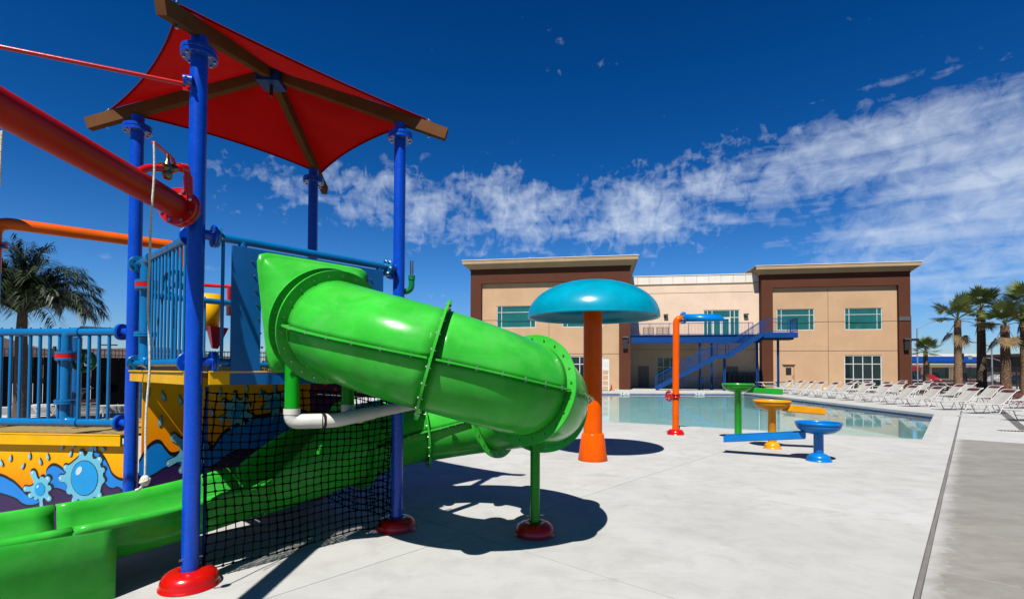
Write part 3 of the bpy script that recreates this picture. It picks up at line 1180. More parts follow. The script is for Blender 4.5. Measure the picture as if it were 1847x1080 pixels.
def rail_run(p, q, h=1.05, base=.08, gap=.12, name='railing', parent=None):
    p, q = V(p), V(q)
    r = MB()
    up = V((0, 0, 1))
    r.bar(p + up * h, q + up * h, .05, .05, 'steel_blue')
    r.bar(p + up * base, q + up * base, .04, .04, 'steel_blue')
    n_ = max(1, int((q - p).length / gap))
    for i in range(n_ + 1):
        a = p + (q - p) * (i / n_)
        big = i % 14 == 0 or i == n_
        r.bar(a + up * (0 if big else base), a + up * h, .05 if big else .016, .05 if big else .016, 'steel_blue')
    return r.build(name, parent or bal, kind=None)


rail_run((-.2, .4, 4.95), (10.3, .4, 4.95))
rail_run((11.0, -.9, 5.05), (13.45, -.9, 5.05), 1.15)
rail_run((13.45, -.9, 5.05), (13.45, .7, 5.05), 1.15)
for y in (-.95, -.05):
    for (p, q) in (((1.9, .12), (7.0, 2.95)), ((7.9, 2.95), (10.85, 4.95))):
        a, b = V((p[0], y, p[1])), V((q[0], y, q[1]))
        MB().bar(a, b, .05, .30, 'steel_blue').build('stringer', bal)
        rail_run(a + V((0, 0, .15)), b + V((0, 0, .15)), 1.0)
    MB().bar((7.0, y, 2.97), (7.9, y, 2.97), .05, .28, 'steel_blue').build('stringer', bal)
    rail_run((7.0, y, 3.1), (7.9, y, 3.1), 1.0)
MB().box((7.45, -.5, 3.06), (.95, .86, .05), 'steel_blue').build('mid_landing', bal)
for (p, q, k) in (((1.9, .12), (7.0, 2.95), 16), ((7.9, 2.95), (10.85, 4.95), 11)):
    for i in range(k):
        t = (i + .5) / k
        MB().box((p[0] + (q[0] - p[0]) * t, -.5, p[1] + (q[1] - p[1]) * t + .06), (.29, .84, .045), 'kerb').build('tread', bal)
gr = rail_run((6.2, 1.0, 0), (4.2, 1.0, 0), 1.1, .1, .14)
gr2 = rail_run((8.2, 1.4, 0), (6.2, 1.4, 0), 1.1, .1, .14)

for k, (x, lab) in enumerate(((1.45, 'wooden pallet standing on the balcony, the one nearer the left wing'), (2.72, 'wooden pallet standing on the balcony, nearer the glass doors'))):
    p = thing('pallet', lab, 'pallet', BO + Matrix.Rotation(BA, 3, 'Z') @ V((x, 1.3, 4.98)), BA, 'pallets on the balcony')
    for i in range(5):
        MB().box((0, .02, .08 + i * .16), (1.0 + .1 * k, .02, .10), 'wood_pallet').build('board', p)
    for x_ in (-.46, 0, .46):
        MB().box((x_ * (1 + .1 * k), .08, .40), (.09, .09, .76), 'wood_pallet').build('block', p)

# ------------------------------------------------------------------ terrace furniture
GRP = 'sun loungers lined up along the pool'


def make_lounger():
    r = thing('sun_lounger', 'x', 'sun lounger', (0, 0, 0), 0, GRP)
    fr = MB()
    back0, back1 = V((1.15, 0, .40)), V((1.80, 0, .95))
    rt = .019
    for y in (-.32, .32):
        fr.tube(bend([(0, y * .86, .385), (.06, y, .395), (1.2, y, .40)], .08, 3), rt, 'white', 8)
        fr.tube(bend([(1.0, y * .97, .405), (1.18, y * .97, .41), (1.80, y * .97, .96), (1.95, y * .97, 1.0)], .22, 5), rt, 'white', 8)
    fr.cyl((0, -.275, .385), (0, .275, .385), rt, 'white', 8)
    fr.cyl((1.95, -.31, 1.0), (1.95, .31, 1.0), rt, 'white', 8)
    fr.cyl((1.2, -.32, .40), (1.2, .32, .40), rt, 'white', 8)
    fr.build('frame', r)
    for y in (-.335, .335):
        MB().tube(bend([(.42, y, .385), (.60, y, .02), (1.00, y, .02), (1.20, y, .385)], .07, 4), .0165, 'white', 8).build('leg', r)
        MB().tube(bend([(1.62, y * .9, .72), (1.36, y * .9, .30), (1.52, y * .9, .03), (1.78, y * .9, .02), (1.62, y * .9, .32), (1.15, y * .9, .37)], .04, 3), .013, 'white', 8).build('back_support', r)
    MB().cyl((.52, -.335, .18), (.52, .335, .18), .012, 'white', 6).build('crossbar', r)
    s = MB()
    path = bend([(.03, 0, .392), (1.17, 0, .408), (1.72, 0, .90)], .25, 6)
    L_ = [0]
    for a, b in zip(path, path[1:]):
        L_.append(L_[-1] + (b - a).length)

    def at(t):
        t *= L_[-1]
        for i in range(len(path) - 1):
            if t <= L_[i + 1] + 1e-9:
                k = (t - L_[i]) / (L_[i + 1] - L_[i])
                return path[i].lerp(path[i + 1], k)
        return path[-1]
    N_ = 26
    for i in range(N_):
        a, b = at((i + .07) / N_), at((i + .93) / N_)
        up = V((0, 0, .012))
        sag = V((0, 0, -.022))
        s.add([a + V((0, -.32, 0)) + up, b + V((0, -.32, 0)) + up, a + V((0, 0, 0)) + sag, b + sag, a + V((0, .32, 0)) + up, b + V((0, .32, 0)) + up],
              [(0, 1, 3, 2), (2, 3, 5, 4)], 'sling')
    s.build('straps', r, solid=.004)
    h = MB()
    for k, (x0, x1) in enumerate(((1.70, 1.79), (1.80, 1.87))):
        def zz(x):
            return .935 + (x - 1.78) * .55
        h.add([(x0, -.325, zz(x0)), (x1, -.325, zz(x1)), (x1, .325, zz(x1)), (x0, .325, zz(x0))], [(0, 1, 2, 3)], 'burgundy')
    h.build('headrest', r, solid=.008)
    return r


spots = []
rl = random.Random(11)
for i, (x, y) in enumerate([(18.7, 18.3), (20.0, 21.5), (20.3, 23.4), (20.4, 25.6), (20.5, 27.3), (20.6, 29.2), (20.7, 31.0), (20.7, 32.7), (20.8, 34.3), (20.9, 36.0), (21.1, 37.7), (21.3, 39.4), (21.4, 41.2)]):
    spots.append((x - .8, y, radians(4 if i else 8) + rl.uniform(-.05, .05), 0))
for i, (x, y) in enumerate([(24.6, 24.6), (24.9, 27.2), (25.2, 29.9), (25.2, 32.6), (25.6, 34.6), (26.0, 36.6), (26.2, 38.9), (26.5, 41.0)]):
    spots.append((x - .8, y, radians(6) + rl.uniform(-.08, .08), 1))
for i, (x, y) in enumerate([(30.2, 34.6), (30.5, 38.4), (30.9, 41.6)]):
    spots.append((x - .8, y, radians(10) + rl.uniform(-.08, .08), 2))
ORD = ['nearest', 'second', 'third', 'fourth', 'fifth', 'sixth', 'seventh', 'eighth', 'ninth', 'tenth', 'eleventh', 'twelfth', 'thirteenth']
ROWN = ['white strap lounger with burgundy headband, %s from the right in the front pool row',
        'white strap sun lounger in the second row back, %s from its right end',
        'white strap sun lounger by the palms at the back, %s from the right']
proto = make_lounger()
fam = family(proto)
cnt = [0, 0, 0]
for i, (x, y, a, row) in enumerate(spots):
    nm = ORD[cnt[row]] if cnt[row] else 'the nearest'
    lab = ROWN[row] % (('first' if cnt[row] == 0 else ORD[cnt[row]]))
    cnt[row] += 1
    if i == 0:
        proto.location, proto.rotation_euler = (x, y, 0), (0, 0, a)
        proto['label'] = lab
    else:
        dup(proto, (x, y, 0), a, lab, fam)
dup(proto, (-17.6, 18.6, 0), radians(10), 'white lounger seen through the left rail in front of the dark fence', fam)


def make_table():
    t = thing('picnic_table', 'x', 'table', (0, 0, 0), 0, 'cream tables at the building wall')
    MB().box((0, 0, .74), (1.8, .75, .05), 'cream').build('tabletop', t, bevel=.01)
    for y in (-.68, .68):
        MB().box((0, y, .45), (1.8, .28, .045), 'cream').build('bench', t, bevel=.01)
        for x in (-.65, .65):
            MB().tube(bend([(x, y * .4, .70), (x, y * 1.05, .42), (x, y, .02)], .05, 3), .03, 'cream', 8).build('leg', t)
    return t


tp = make_table()
tf = family(tp)
tb_spots = [((22.6, 45.3), .1, 'cream picnic table on the terrace left of the loungers, near the service door'), ((31.2, 45.6), .05, 'cream picnic table in front of the tall glass doors'),
            ((36.6, 45.2), .2, 'cream picnic table at the right corner of the building'), ((39.6, 46.5), .1, 'cream picnic table just right of the building corner'),
            ((24.6, 46.5), .1, 'cream picnic table beside the blue column')]
for i, (p, a, lab) in enumerate(tb_spots):
    if i == 0:
        tp.location, tp.rotation_euler = (p[0], p[1], 0), (0, 0, a)
        tp['label'] = lab
    else:
        dup(tp, (p[0], p[1], 0), a, lab, tf)

# lifeguard chair and a small orange stand
lg = thing('lifeguard_chair', 'tall white lifeguard chair at the far pool edge, half hidden by the orange stem', 'lifeguard chair', (7.75, 43.2, 0), -.2)
for x in (-.42, .42):
    for y0, y1 in ((-.55, -.25), (.6, .3)):
        MB().bar((x, y0, 0), (x, y1, 1.9), .07, .07, 'white').build('leg', lg)
MB().box((0, 0, 1.75), (.9, .7, .06), 'white').build('seat', lg)
MB().box((0, .33, 2.25), (.9, .06, .9), 'white').build('backrest', lg)
for z in (.45, .9, 1.35):
    MB().box((0, -.5 + z * .12, z), (.84, .06, .07), 'white').build('rung', lg)
for x in (-.46, .46):
    MB().box((x, 0, 2.1), (.06, .7, .06), 'white').build('armrest', lg)
MB().lathe([(.28, 0), (.28, .05), (.1, .07), (.05, .45), (.02, .62), (0, .62)], 'orange', (8.6, 44.2, 0), 12).build('marker_cone', label='small orange marker cone by the wall of the left wing', cat='cone')


# ================================================================== play tower (local frame: x = u, y = v, metres from the near post)
A_ = 2.0
HT = 4.37
tower = thing('play_tower', 'blue four post water play tower with red canopy, yellow deck and painted panels', 'play tower', F0, TH)
POSTS = {'F': (0, 0), 'R': (A_, 0), 'L': (0, A_), 'B': (A_, A_)}


def foot_cover(c, mat, r=.222, parent=None, squash=1.0, h=.135):
    m_ = MB()
    m_.lathe([(r, 0.004), (r, .010), (r * .955, .016), (r * .95, .045), (r * .92, h * .5), (r * .85, h * .72), (r * .73, h * .88), (r * .56, h * .97), (r * .42, h), (r * .32, h * .98), (r * .285, h - .03)], mat, c, 36)
    return m_.build('foot_cover', parent)


for k, (px_, py_) in POSTS.items():
    m_ = MB()
    m_.tube([(px_, py_, 0.0), (px_, py_, HT - .03)], .064, 'post_blue', 28)
    o = m_.build('post', tower)
    fl = MB()
    fl.disc_ring((px_, py_, HT - .045), (0, 0, 1), .135, .035, 'post_blue', 8, .012)
    fl.disc_ring((px_, py_, HT - .005), (0, 0, 1), .135, .035, 'post_blue')
    fl.cyl((px_, py_, HT), (px_, py_, HT + .12), .064, 'post_blue', 20)
    fl.build('flange', o)
    foot_cover((px_, py_, 0), 'red', parent=o)
    bo = MB()
    bo.cyl((px_ - .085, py_ - .01, .22), (px_ + .085, py_ - .01, .22), .012, 'steel', 8)
    bo.build('anchor_bolt', o)

# beams, hub, canopy
C_ = V((1, 1, 0))
HZ = 4.98
for k, (px_, py_) in POSTS.items():
    d = (V((px_, py_, 0)) - C_).normalized()
    p = C_ + d * .10 + V((0, 0, HZ))
    q = C_ + d * 1.93 + V((0, 0, HZ - .325 * 1.83))
    m_ = MB()
    m_.bar(p, q, .075, .125, 'beam')
    o = m_.build('roof_beam', tower)
    hk = MB()
    e = C_ + d * 1.70 + V((0, 0, HZ - .325 * 1.6 + .09))
    hk.tube([e + V((0, 0, -.03)), e + V((0, 0, .01)), e + d * .05 + V((0, 0, -.01)), e + d * .10 + V((0, 0, -.05))], .008, 'chrome', 8)
    hk.cyl(e + d * .03 + V((0, 0, -.20)), e + d * .03 + V((0, 0, .01)), .012, 'steel', 8)
    hk.build('shackle', o)
hb = MB()
hb.box((1, 1, HZ - .03), (.24, .24, .15), 'steel_blue', radians(45))
hb.cyl((1, 1, HZ - .22), (1, 1, HZ + .12), .02, 'dark_frame', 8)
hb.build('hub', tower)
corn = []
for k in ('F', 'R', 'B', 'L'):
    d = (V((POSTS[k][0], POSTS[k][1], 0)) - C_).normalized()
    corn.append(C_ + d * 1.70 + V((0, 0, HZ - .325 * 1.56 + .085)))
peak = V((1, 1, HZ + .10))
cn = MB()
NA, NB = 16, 24
for i in range(4):
    a, b = corn[i], corn[(i + 1) % 4]
    mid = (a + b) / 2
    inw = (V((1, 1, mid.z)) - mid).normalized()
    vs = []
    for ia in range(NA + 1):
        s_ = ia / NA
        for ib in range(NB + 1):
            t = ib / NB
            E_ = a.lerp(b, t) + inw * (.10 * 4 * t * (1 - t)) + V((0, 0, .035 * 4 * t * (1 - t)))
            P_ = peak.lerp(E_, s_)
            P_ = P_ + V((0, 0, -.05 * sin(pi * s_) * sin(pi * t) + .004 * sin(s_ * 9 + t * 14)))
            vs.append(P_)
    fs = [(x * (NB + 1) + y, x * (NB + 1) + y + 1, (x + 1) * (NB + 1) + y + 1, (x + 1) * (NB + 1) + y) for x in range(NA) for y in range(NB)]
    cn.add(vs, fs, 'fabric', True)
cv = cn.build('canopy', tower)
hm = MB()
for i in range(4):
    a, b = corn[i], corn[(i + 1) % 4]
    mid = (a + b) / 2
    inw = (V((1, 1, mid.z)) - mid).normalized()
    hm.tube([a.lerp(b, t / 24) + inw * (.10 * 4 * (t / 24) * (1 - t / 24)) + V((0, 0, .035 * 4 * (t / 24) * (1 - t / 24) - .006)) for t in range(25)], .011, 'fabric', 8)
hm.build('hem', cv)

# deck at eye level
dk = MB()
dk.box((1, 1, 1.70), (1.86, 1.86, .03), 'deck_top')
dko = dk.build('deck', tower)
for (a, b) in (((-.03, .10), (-.03, 1.90)), ((.10, -.03), (1.90, -.03)), ((2.03, .10), (2.03, 1.90)), ((.10, 2.03), (1.90, 2.03))):
    m_ = MB()
    m_.bar((a[0], a[1], 1.665), (b[0], b[1], 1.665), .03, .10, 'yellow')
    m_.bar((a[0], a[1], 1.722), (b[0], b[1], 1.722), .06, .014, 'yellow')
    m_.build('deck_edge', dko, bevel=.003)


def railing(parent, p, q, z0, z1, nb, r=.034, rb=.0135, fl=.10, mat='rail_blue', skip=None, stub=.17):
    """pipe railing with bolted end flanges and balusters"""
    p, q = V(p), V(q)
    d = (q - p).normalized()
    root = bpy.data.objects.new('railing', None)
    col.objects.link(root)
    root.parent = parent
    for z in (z0, z1):
        m_ = MB()
        m_.tube([p + d * stub + V((0, 0, z)), q - d * stub + V((0, 0, z))], r, mat, 18)
        nb_ = nb
        m_.build('rail', root)
        for c, s in ((p, 1), (q, -1)):
            fm = MB()
            fm.cyl(c + d * s * .05 + V((0, 0, z)), c + d * s * (stub - .04) + V((0, 0, z)), .042, 'post_blue', 18)
            fm.disc_ring(c + d * s * (stub - .045) + V((0, 0, z)), d, .088, .016, 'post_blue', 6, 0)
            fm.disc_ring(c + d * s * (stub - .022) + V((0, 0, z)), d, .088, .022, mat, 6, .0115, rb=.066)
            fm.build('end_flange', root)
    bt = MB()
    L_ = (q - p).length
    for i in range(nb):
        c = p + d * (stub + .05 + (L_ - 2 * stub - .10) * (i + .5) / nb)
        if skip and skip(c):
            continue
        MB().cyl(c + V((0, 0, z0 + r * .8)), c + V((0, 0, z1 - r * .8)), rb, mat, 8).build('baluster', root)
        bt.cyl(c + V((0, 0, z1 + r * .6)), c + V((0, 0, z1 + r + .012)), .009, 'rail_blue', 6)
    bt.build('rail_caps', root)
    return root


def riser(parent, x, y, ztop, zbot, d, side, red=True, r=.05):
    """vertical pipe with two bolted flanges that turns into the rails"""
    d = V(d).normalized()
    s = V(side).normalized() * .0
    m_ = MB()
    c = V((x, y, 0)) + s
    pts = bend([c + d * .16 + V((0, 0, ztop)), c + V((0, 0, ztop)), c + V((0, 0, zbot)), c + d * .16 + V((0, 0, zbot))], .10, 6)
    m_.tube(pts, r, 'rail_blue', 20)
    o = m_.build('riser_pipe', parent)
    zf = ztop - .26
    f_ = MB()
    f_.disc_ring(c + V((0, 0, zf + .036)), (0, 0, 1), .10, .022, 'rail_blue', 8, .010)
    f_.disc_ring(c + V((0, 0, zf - .036)), (0, 0, 1), .10, .022, 'rail_blue', 8, .010)
    f_.build('flange', o)
    if red:
        MB().lathe([(0, -.024), (.099, -.024), (.099, .024), (0, .024)], 'red', c + V((0, 0, zf)), 28, smooth=False).build('gasket', o)
    f_ = MB()
    zf = ztop - .76
    f_.disc_ring(c + V((0, 0, zf + .012)), (0, 0, 1), .10, .02, 'rail_blue', 8, .010)
    f_.disc_ring(c + V((0, 0, zf - .012)), (0, 0, 1), .10, .02, 'rail_blue', 8, 0)
    f_.build('flange', o)
    return o


# left side railing (L to F), at eye height and above
railing(tower, (0, 2, 0), (0, 0, 0), 1.80, 2.85, 14, rb=.0115)
riser(tower, -.0, 1.50, 2.85, 1.80, (0, -1, 0), (-1, 0, 0))
# back side railings
railing(tower, (0, 2, 0), (2, 2, 0), 1.80, 2.55, 5, rb=.0115)
railing(tower, (2, 2, 0), (2, 0, 0), 1.80, 2.85, 7, rb=.0115)
# front side: short open part, then the blue slide panel
fr_ = bpy.data.objects.new('front_railing', None)
col.objects.link(fr_)
fr_.parent = tower
MB().tube([(.17, 0, 2.86), (1.84, 0, 2.86)], .036, 'rail_blue', 18).build('rail', fr_)
MB().tube(bend([(.17, 0, 1.80), (.36, 0, 1.80), (.36, 0, 2.86)], .05, 5), .036, 'rail_blue', 18).build('panel_post', fr_)
MB().cyl((.205, 0, 1.82), (.205, 0, 2.84), .0145, 'rail_blue', 10).build('baluster', fr_)
MB().cyl((1.74, 0, 1.80), (1.74, 0, 2.84), .03, 'rail_blue', 12).build('panel_post', fr_)
for (u_, z) in ((.13, 2.86), (.13, 1.80), (1.87, 2.86), (1.87, 1.80)):
    s = 1 if u_ < 1 else -1
    f_ = MB()
    f_.cyl((u_ - s * .09, 0, z), (u_, 0, z), .042, 'post_blue', 18)
    f_.disc_ring((u_, 0, z), (1, 0, 0), .095, .018, 'post_blue')
    f_.disc_ring((u_ + s * .024, 0, z), (1, 0, 0), .095, .022, 'rail_blue', 6, .013, rb=.07)
    f_.build('end_flange', fr_)
pn = MB()
# flat blue board with a big opening for the slide mouth
HX0, HX1, HZ0, HZ1 = .50, 1.52, 1.73, 2.74
for (a, b, c, d) in ((.26, HX0, 1.61, 2.80), (HX1, 1.76, 1.61, 2.80), (HX0, HX1, 1.61, HZ0), (HX0, HX1, HZ1, 2.80)):
    pn.box(((a + b) / 2, -.045, (c + d) / 2), (b - a, .025, d - c), 'panel_blue')
pn.build('slide_panel', tower)

# ------------------------------------------------------------------ painted panels


def flat(poly, tr, off_, mat, name, parent, th=.0012):
    """a flat print: closed outline in drawing units, lifted off_ metres from its panel"""
    m_ = MB()
    pts = [tr(x, y, off_) for x, y in poly]
    m_.add(pts, [tuple(range(len(pts)))], mat)
    return m_.build(name, parent)


def fan(c, poly, tr, off_, mat, name, parent):
    m_ = MB()
    pts = [tr(c[0], c[1], off_)] + [tr(x, y, off_) for x, y in poly]
    n_ = len(poly)
    m_.add(pts, [(0, 1 + i, 1 + (i + 1) % n_) for i in range(n_)], mat)
    return m_.build(name, parent)


def smooth_line(pts, n=5):
    out = []
    P = [pts[0]] + list(pts) + [pts[-1]]
    for i in range(1, len(P) - 2):
        p0, p1, p2, p3 = P[i - 1], P[i], P[i + 1], P[i + 2]
        for k in range(n):
            t = k / n
            out.append(tuple(.5 * ((2 * p1[j]) + (-p0[j] + p2[j]) * t + (2 * p0[j] - 5 * p1[j] + 4 * p2[j] - p3[j]) * t * t + (-p0[j] + 3 * p1[j] - 3 * p2[j] + p3[j]) * t ** 3) for j in (0, 1)))
    out.append(tuple(pts[-1]))
    return out


def band(top, ybot, tr, off_, mat, name, parent):
    """region between a curve and a straight lower limit, as quads"""
    m_ = MB()
    L_ = smooth_line(top)
    pts = [tr(x, y, off_) for x, y in L_] + [tr(x, ybot, off_) for x, y in L_]
    n_ = len(L_)
    m_.add(pts, [(i, i + 1, n_ + i + 1, n_ + i) for i in range(n_ - 1)], mat)
    return m_.build(name, parent)


def splat(c, rb, arms, tr, off_, parent, ball, sx=1.0):
    def outline(grow, dx, dy):
        out = []
        for k in range(220):
            a = 2 * pi * k / 220
            r = rb + 5 * sin(a * 5)
            for (deg, ln, w) in arms:
                d = abs((a - radians(deg) + pi) % (2 * pi) - pi)
                q_ = max(17, ln * w * .80)
                D_ = ln - q_
                if d < 1.2 and D_ * sin(d) < q_:
                    r = max(r, D_ * cos(d) + sqrt(q_ * q_ - (D_ * sin(d)) ** 2))
                r = max(r, rb + (ln - rb) * .45 * math.exp(-(d / (w * 1.5)) ** 2))
            r += grow
            out.append((c[0] + dx + r * cos(a) * sx, c[1] + dy - r * sin(a)))
        return out
    sh = outline(13, 10, -12)
    p = fan((c[0] + 10, c[1] - 12), sh, tr, off_, 'ink_black', 'splash_shadow', parent)
    fan(c, outline(0, 0, 0), tr, off_ + .0015, 'print_pale', 'splash', parent)
    k = MB()
    rx, ry = ball
    el = lambda f, dx=0, dy=0: [(c[0] + dx + rx * f * cos(2 * pi * i / 48), c[1] + dy - ry * f * sin(2 * pi * i / 48)) for i in range(48)]
    fan(c, el(1.04), tr, off_ + .003, 'ink_black', 'ball_outline', parent)
    fan(c, el(1.0), tr, off_ + .0045, 'print_ball', 'ball', parent)
    sh = [(c[0] - rx * .42 + rx * .34 * (cos(t) * .5 - sin(t) * .5) * 1.0, c[1] - ry * .42 - ry * .34 * (cos(t) * .9 + sin(t) * .3) * .8) for t in [2 * pi * i / 20 for i in range(20)]]
    fan((c[0] - rx * .42, c[1] - ry * .42), sh, tr, off_ + .006, 'print_shine', 'ball_shine', parent)
    for (deg, ln, w) in arms:
        if ln - rb > 45:
            a = radians(deg)
            q = (c[0] + (ln - 24) * cos(a) * sx, c[1] - (ln - 24) * sin(a))
            r_ = min(16, w * ln * .36)
            pp = [(q[0] - 3 + r_ * .7 * cos(t), q[1] - 3 + r_ * 1.0 * sin(t)) for t in [2 * pi * i / 14 for i in range(14)]]
            fan(q, pp, tr, off_ + .003, 'print_shine', 'arm_shine', parent)


def drop(c, w, h, tr, off_, parent, tilt=0.0):
    def tear(f, dx, dy):
        out = []
        for k in range(22):
            t = 2 * pi * k / 22
            x = sin(t) * (.5 + .5 * (1 - cos(t)) / 2) * w * f * (1 - .45 * (1 + cos(t)) / 2)
            y = -cos(t) * h * f
            out.append((c[0] + dx + x * cos(tilt) - y * sin(tilt), c[1] + dy + x * sin(tilt) + y * cos(tilt)))
        return out
    fan((c[0] + 5, c[1] - 5), tear(1.12, 5, -5), tr, off_, 'ink_black', 'drop_shadow', parent)
    fan(c, tear(.95, 0, 0), tr, off_ + .0015, 'print_pale', 'drop', parent)
    fan((c[0] - 3, c[1] + 2), tear(.4, -3, 3), tr, off_ + .003, 'print_shine', 'drop_shine', parent)


# low platform left of the tower: frame at the foot of post L, x runs left, y towards the camera
LP = T(0, 2)
lowp = thing('low_platform', 'low yellow deck with blue railing and splash painted panel, left of the tower', 'play platform', LP, radians(174.8))
MB().box((1.57, -.95, 1.012), (2.96, 1.96, .03), 'deck_top').build('deck', lowp)
m_ = MB()
m_.bar((.068, .05, .975), (3.0, .05, .975), .03, .112, 'yellow')
m_.bar((.068, .04, 1.036), (3.0, .04, 1.036), .06, .012, 'yellow')
m_.build('deck_edge', lowp, bevel=.003)


def trL(x, y, o):
    s = 1.34 - x * .001088
    z = 1.176 - .001088 * y
    bow = .11 * (1 - ((s - 1.0) / 1.0) ** 2) if 0 <= s <= 2 else 0
    return (s, .006 + o, z)


pm = MB()
pm.box((1.34, -.011, .465), (2.56, .03, .93), 'mural_base')
mur = pm.build('painted_panel', lowp)
WT = [(-1000, 480), (-600, 500), (-200, 560), (-60, 610), (0, 645), (70, 705), (130, 752), (200, 765), (270, 710), (322, 610), (330, 520), (370, 465), (420, 450), (480, 472), (540, 510), (600, 505), (650, 420), (720, 350), (800, 314), (870, 312), (940, 350), (1000, 440), (1040, 520), (1100, 568), (1170, 583)]
PT = [(-1000, 720), (-600, 700), (-200, 740), (0, 790), (60, 830), (130, 856), (230, 845), (300, 790), (370, 715), (430, 680), (500, 690), (580, 715), (650, 690), (800, 640), (900, 600), (960, 612), (1010, 655), (1060, 665), (1100, 650), (1140, 665), (1170, 695)]
sh = lambda P, dx, dy: [(x + dx, y + dy) for x, y in P]
band(sh(WT, 0, -30)[:-1] + [(1170, 555)], 1080, trL, .002, 'ink_black', 'wave_outline', mur)
band(WT, 1080, trL, .0035, 'print_blue', 'wave', mur)
band(sh(PT, 0, -16), 1080, trL, .005, 'ink_black', 'hill_outline', mur)
band(PT, 1080, trL, .0065, 'print_purple', 'hill', mur)
splat((755, 560), 205, [(77, 330, .11), (101, 270, .12), (48, 275, .16), (22, 245, .14), (-5, 232, .16), (-45, 268, .16), (-74, 285, .13), (-95, 262, .14), (-117, 285, .12), (-143, 250, .18), (182, 300, .15), (156, 268, .15)], trL, .008, mur, (142, 168), .94)
splat((275, 683), 84, [(80, 128, .26), (118, 205, .20), (52, 158, .26), (8, 124, .3), (-42, 160, .24), (-83, 198, .14), (-116, 118, .22), (-148, 150, .22), (180, 185, .20)], trL, .008, mur, (55, 64))
for (x, y, t) in ((150, 355, .1), (268, 405, -.2), (350, 357, -.1), (80, 455, .5), (505, 258, .3), (597, 320, .3), (860, 262, -.1), (943, 264, -.5), (628, 240, .4), (-60, 380, .2), (-160, 430, -.3)):
    drop((x, y), 22, 34, trL, .008, mur, t)
splat((-420, 650), 95, [(30, 180, .2), (80, 190, .2), (140, 170, .2), (200, 185, .2), (250, 160, .2), (320, 175, .2)], trL, .008, mur, (60, 70))
railing(lowp, (0, 0, 0), (2.9, 0, 0), 1.16, 2.14, 21, .04, .0165)
riser(lowp, .78, 0, 2.14, 1.16, (-1, 0, 0), (0, 1, 0))
for x, y in ((2.9, 0), (1.22, -.55), (1.30, -1.6)):
    MB().cyl((x, y, 0 if x > 2 else 1.05), (x, y, 2.35 if x > 2 else 2.12), .05, 'panel_blue', 16).build('post', lowp)

# panel under the high deck between the posts L and B


def trB(x, y, o):
    # drawing units: 5.4 per photo pixel of the panel's own width
    return (-1.005 + (x) * .00090, 1.93 - o, 1.62 - (y) * .00118)


pm = MB()
pm.box((1.02, 1.945, .84), (1.88, .03, 1.60), 'mural_base')
mur2 = pm.build('painted_panel', tower)
W2 = [(1180, 760), (1260, 640), (1340, 590), (1400, 600), (1450, 660), (1520, 720), (1640, 700), (1800, 640), (1960, 700), (2100, 560), (2300, 480), (2500, 420), (2700, 400), (2900, 350), (3150, 380), (3280, 420)]
P2 = [(1180, 880), (1260, 900), (1340, 880), (1450, 830), (1560, 810), (1680, 850), (1800, 900), (2000, 860), (2200, 760), (2400, 740), (2700, 800), (3000, 760), (3280, 700)]
band(sh(W2, 0, -40), 1360, trB, .002, 'ink_black', 'wave_outline', mur2)
band(W2, 1360, trB, .0035, 'print_blue', 'wave', mur2)
band(sh(P2, 0, -20), 1360, trB, .005, 'ink_black', 'hill_outline', mur2)
band(P2, 1360, trB, .0065, 'print_purple', 'hill', mur2)
splat((1740, 690), 140, [(145, 290, .16), (100, 220, .16), (60, 190, .2), (200, 300, .14), (235, 240, .16), (-80, 190, .2), (-40, 200, .2), (10, 190, .2)], trB, .008, mur2, (88, 92))
splat((2260, 330), 110, [(150, 220, .2), (100, 200, .18), (50, 190, .2), (200, 230, .18), (250, 190, .16), (-60, 190, .2), (-20, 230, .2), (20, 180, .2)], trB, .008, mur2, (70, 70))
splat((2760, 260), 100, [(150, 210, .2), (90, 240, .14), (40, 180, .2), (200, 200, .18), (260, 190, .16), (-60, 190, .2), (-10, 210, .2)], trB, .008, mur2, (64, 64))
for (x, y, t) in ((1410, 150, -.3), (1590, 190, -.3), (1385, 380, .2), (1250, 120, .4), (2050, 130, .1), (2380, 90, .0), (2560, 150, .3), (2900, 90, .2), (1960, 330, -.2), (3080, 170, .1)):
    drop((x, y), 34, 50, trB, .008, mur2, t)
for (y0, y1, z0, z1) in ((.12, 1.88, 1.42, 1.62), (1.14, 1.88, .35, 1.415)):
    bq = MB()
    bq.box((1.975, (y0 + y1) / 2, (z0 + z1) / 2), (.03, y1 - y0, z1 - z0), 'print_purple')
    so = bq.build('side_panel', tower)
    for k in range(7):
        dq = MB()
        dq.box((1.957, y0 + (y1 - y0) * (k + .5) / 7, z0 + (z1 - z0) * (.35 + .3 * (k % 2))), (.004, .06, .05), 'red', .3)
        dq.build('painted_spot', so)
# ------------------------------------------------------------------ water slide
RB, S0 = 1.15, .5
TL = S0 + RB * 1.5 * pi
RT = .428
ZK = [(0, 2.235), (1.46, 1.835), (2.3, 1.60), (4.1, 1.22), (5.0, 1.06), (5.6, .98), (5.92, .93), (6.6, .80), (7.5, .68), (8.1, .605), (8.6, .575), (10.4, .56)]


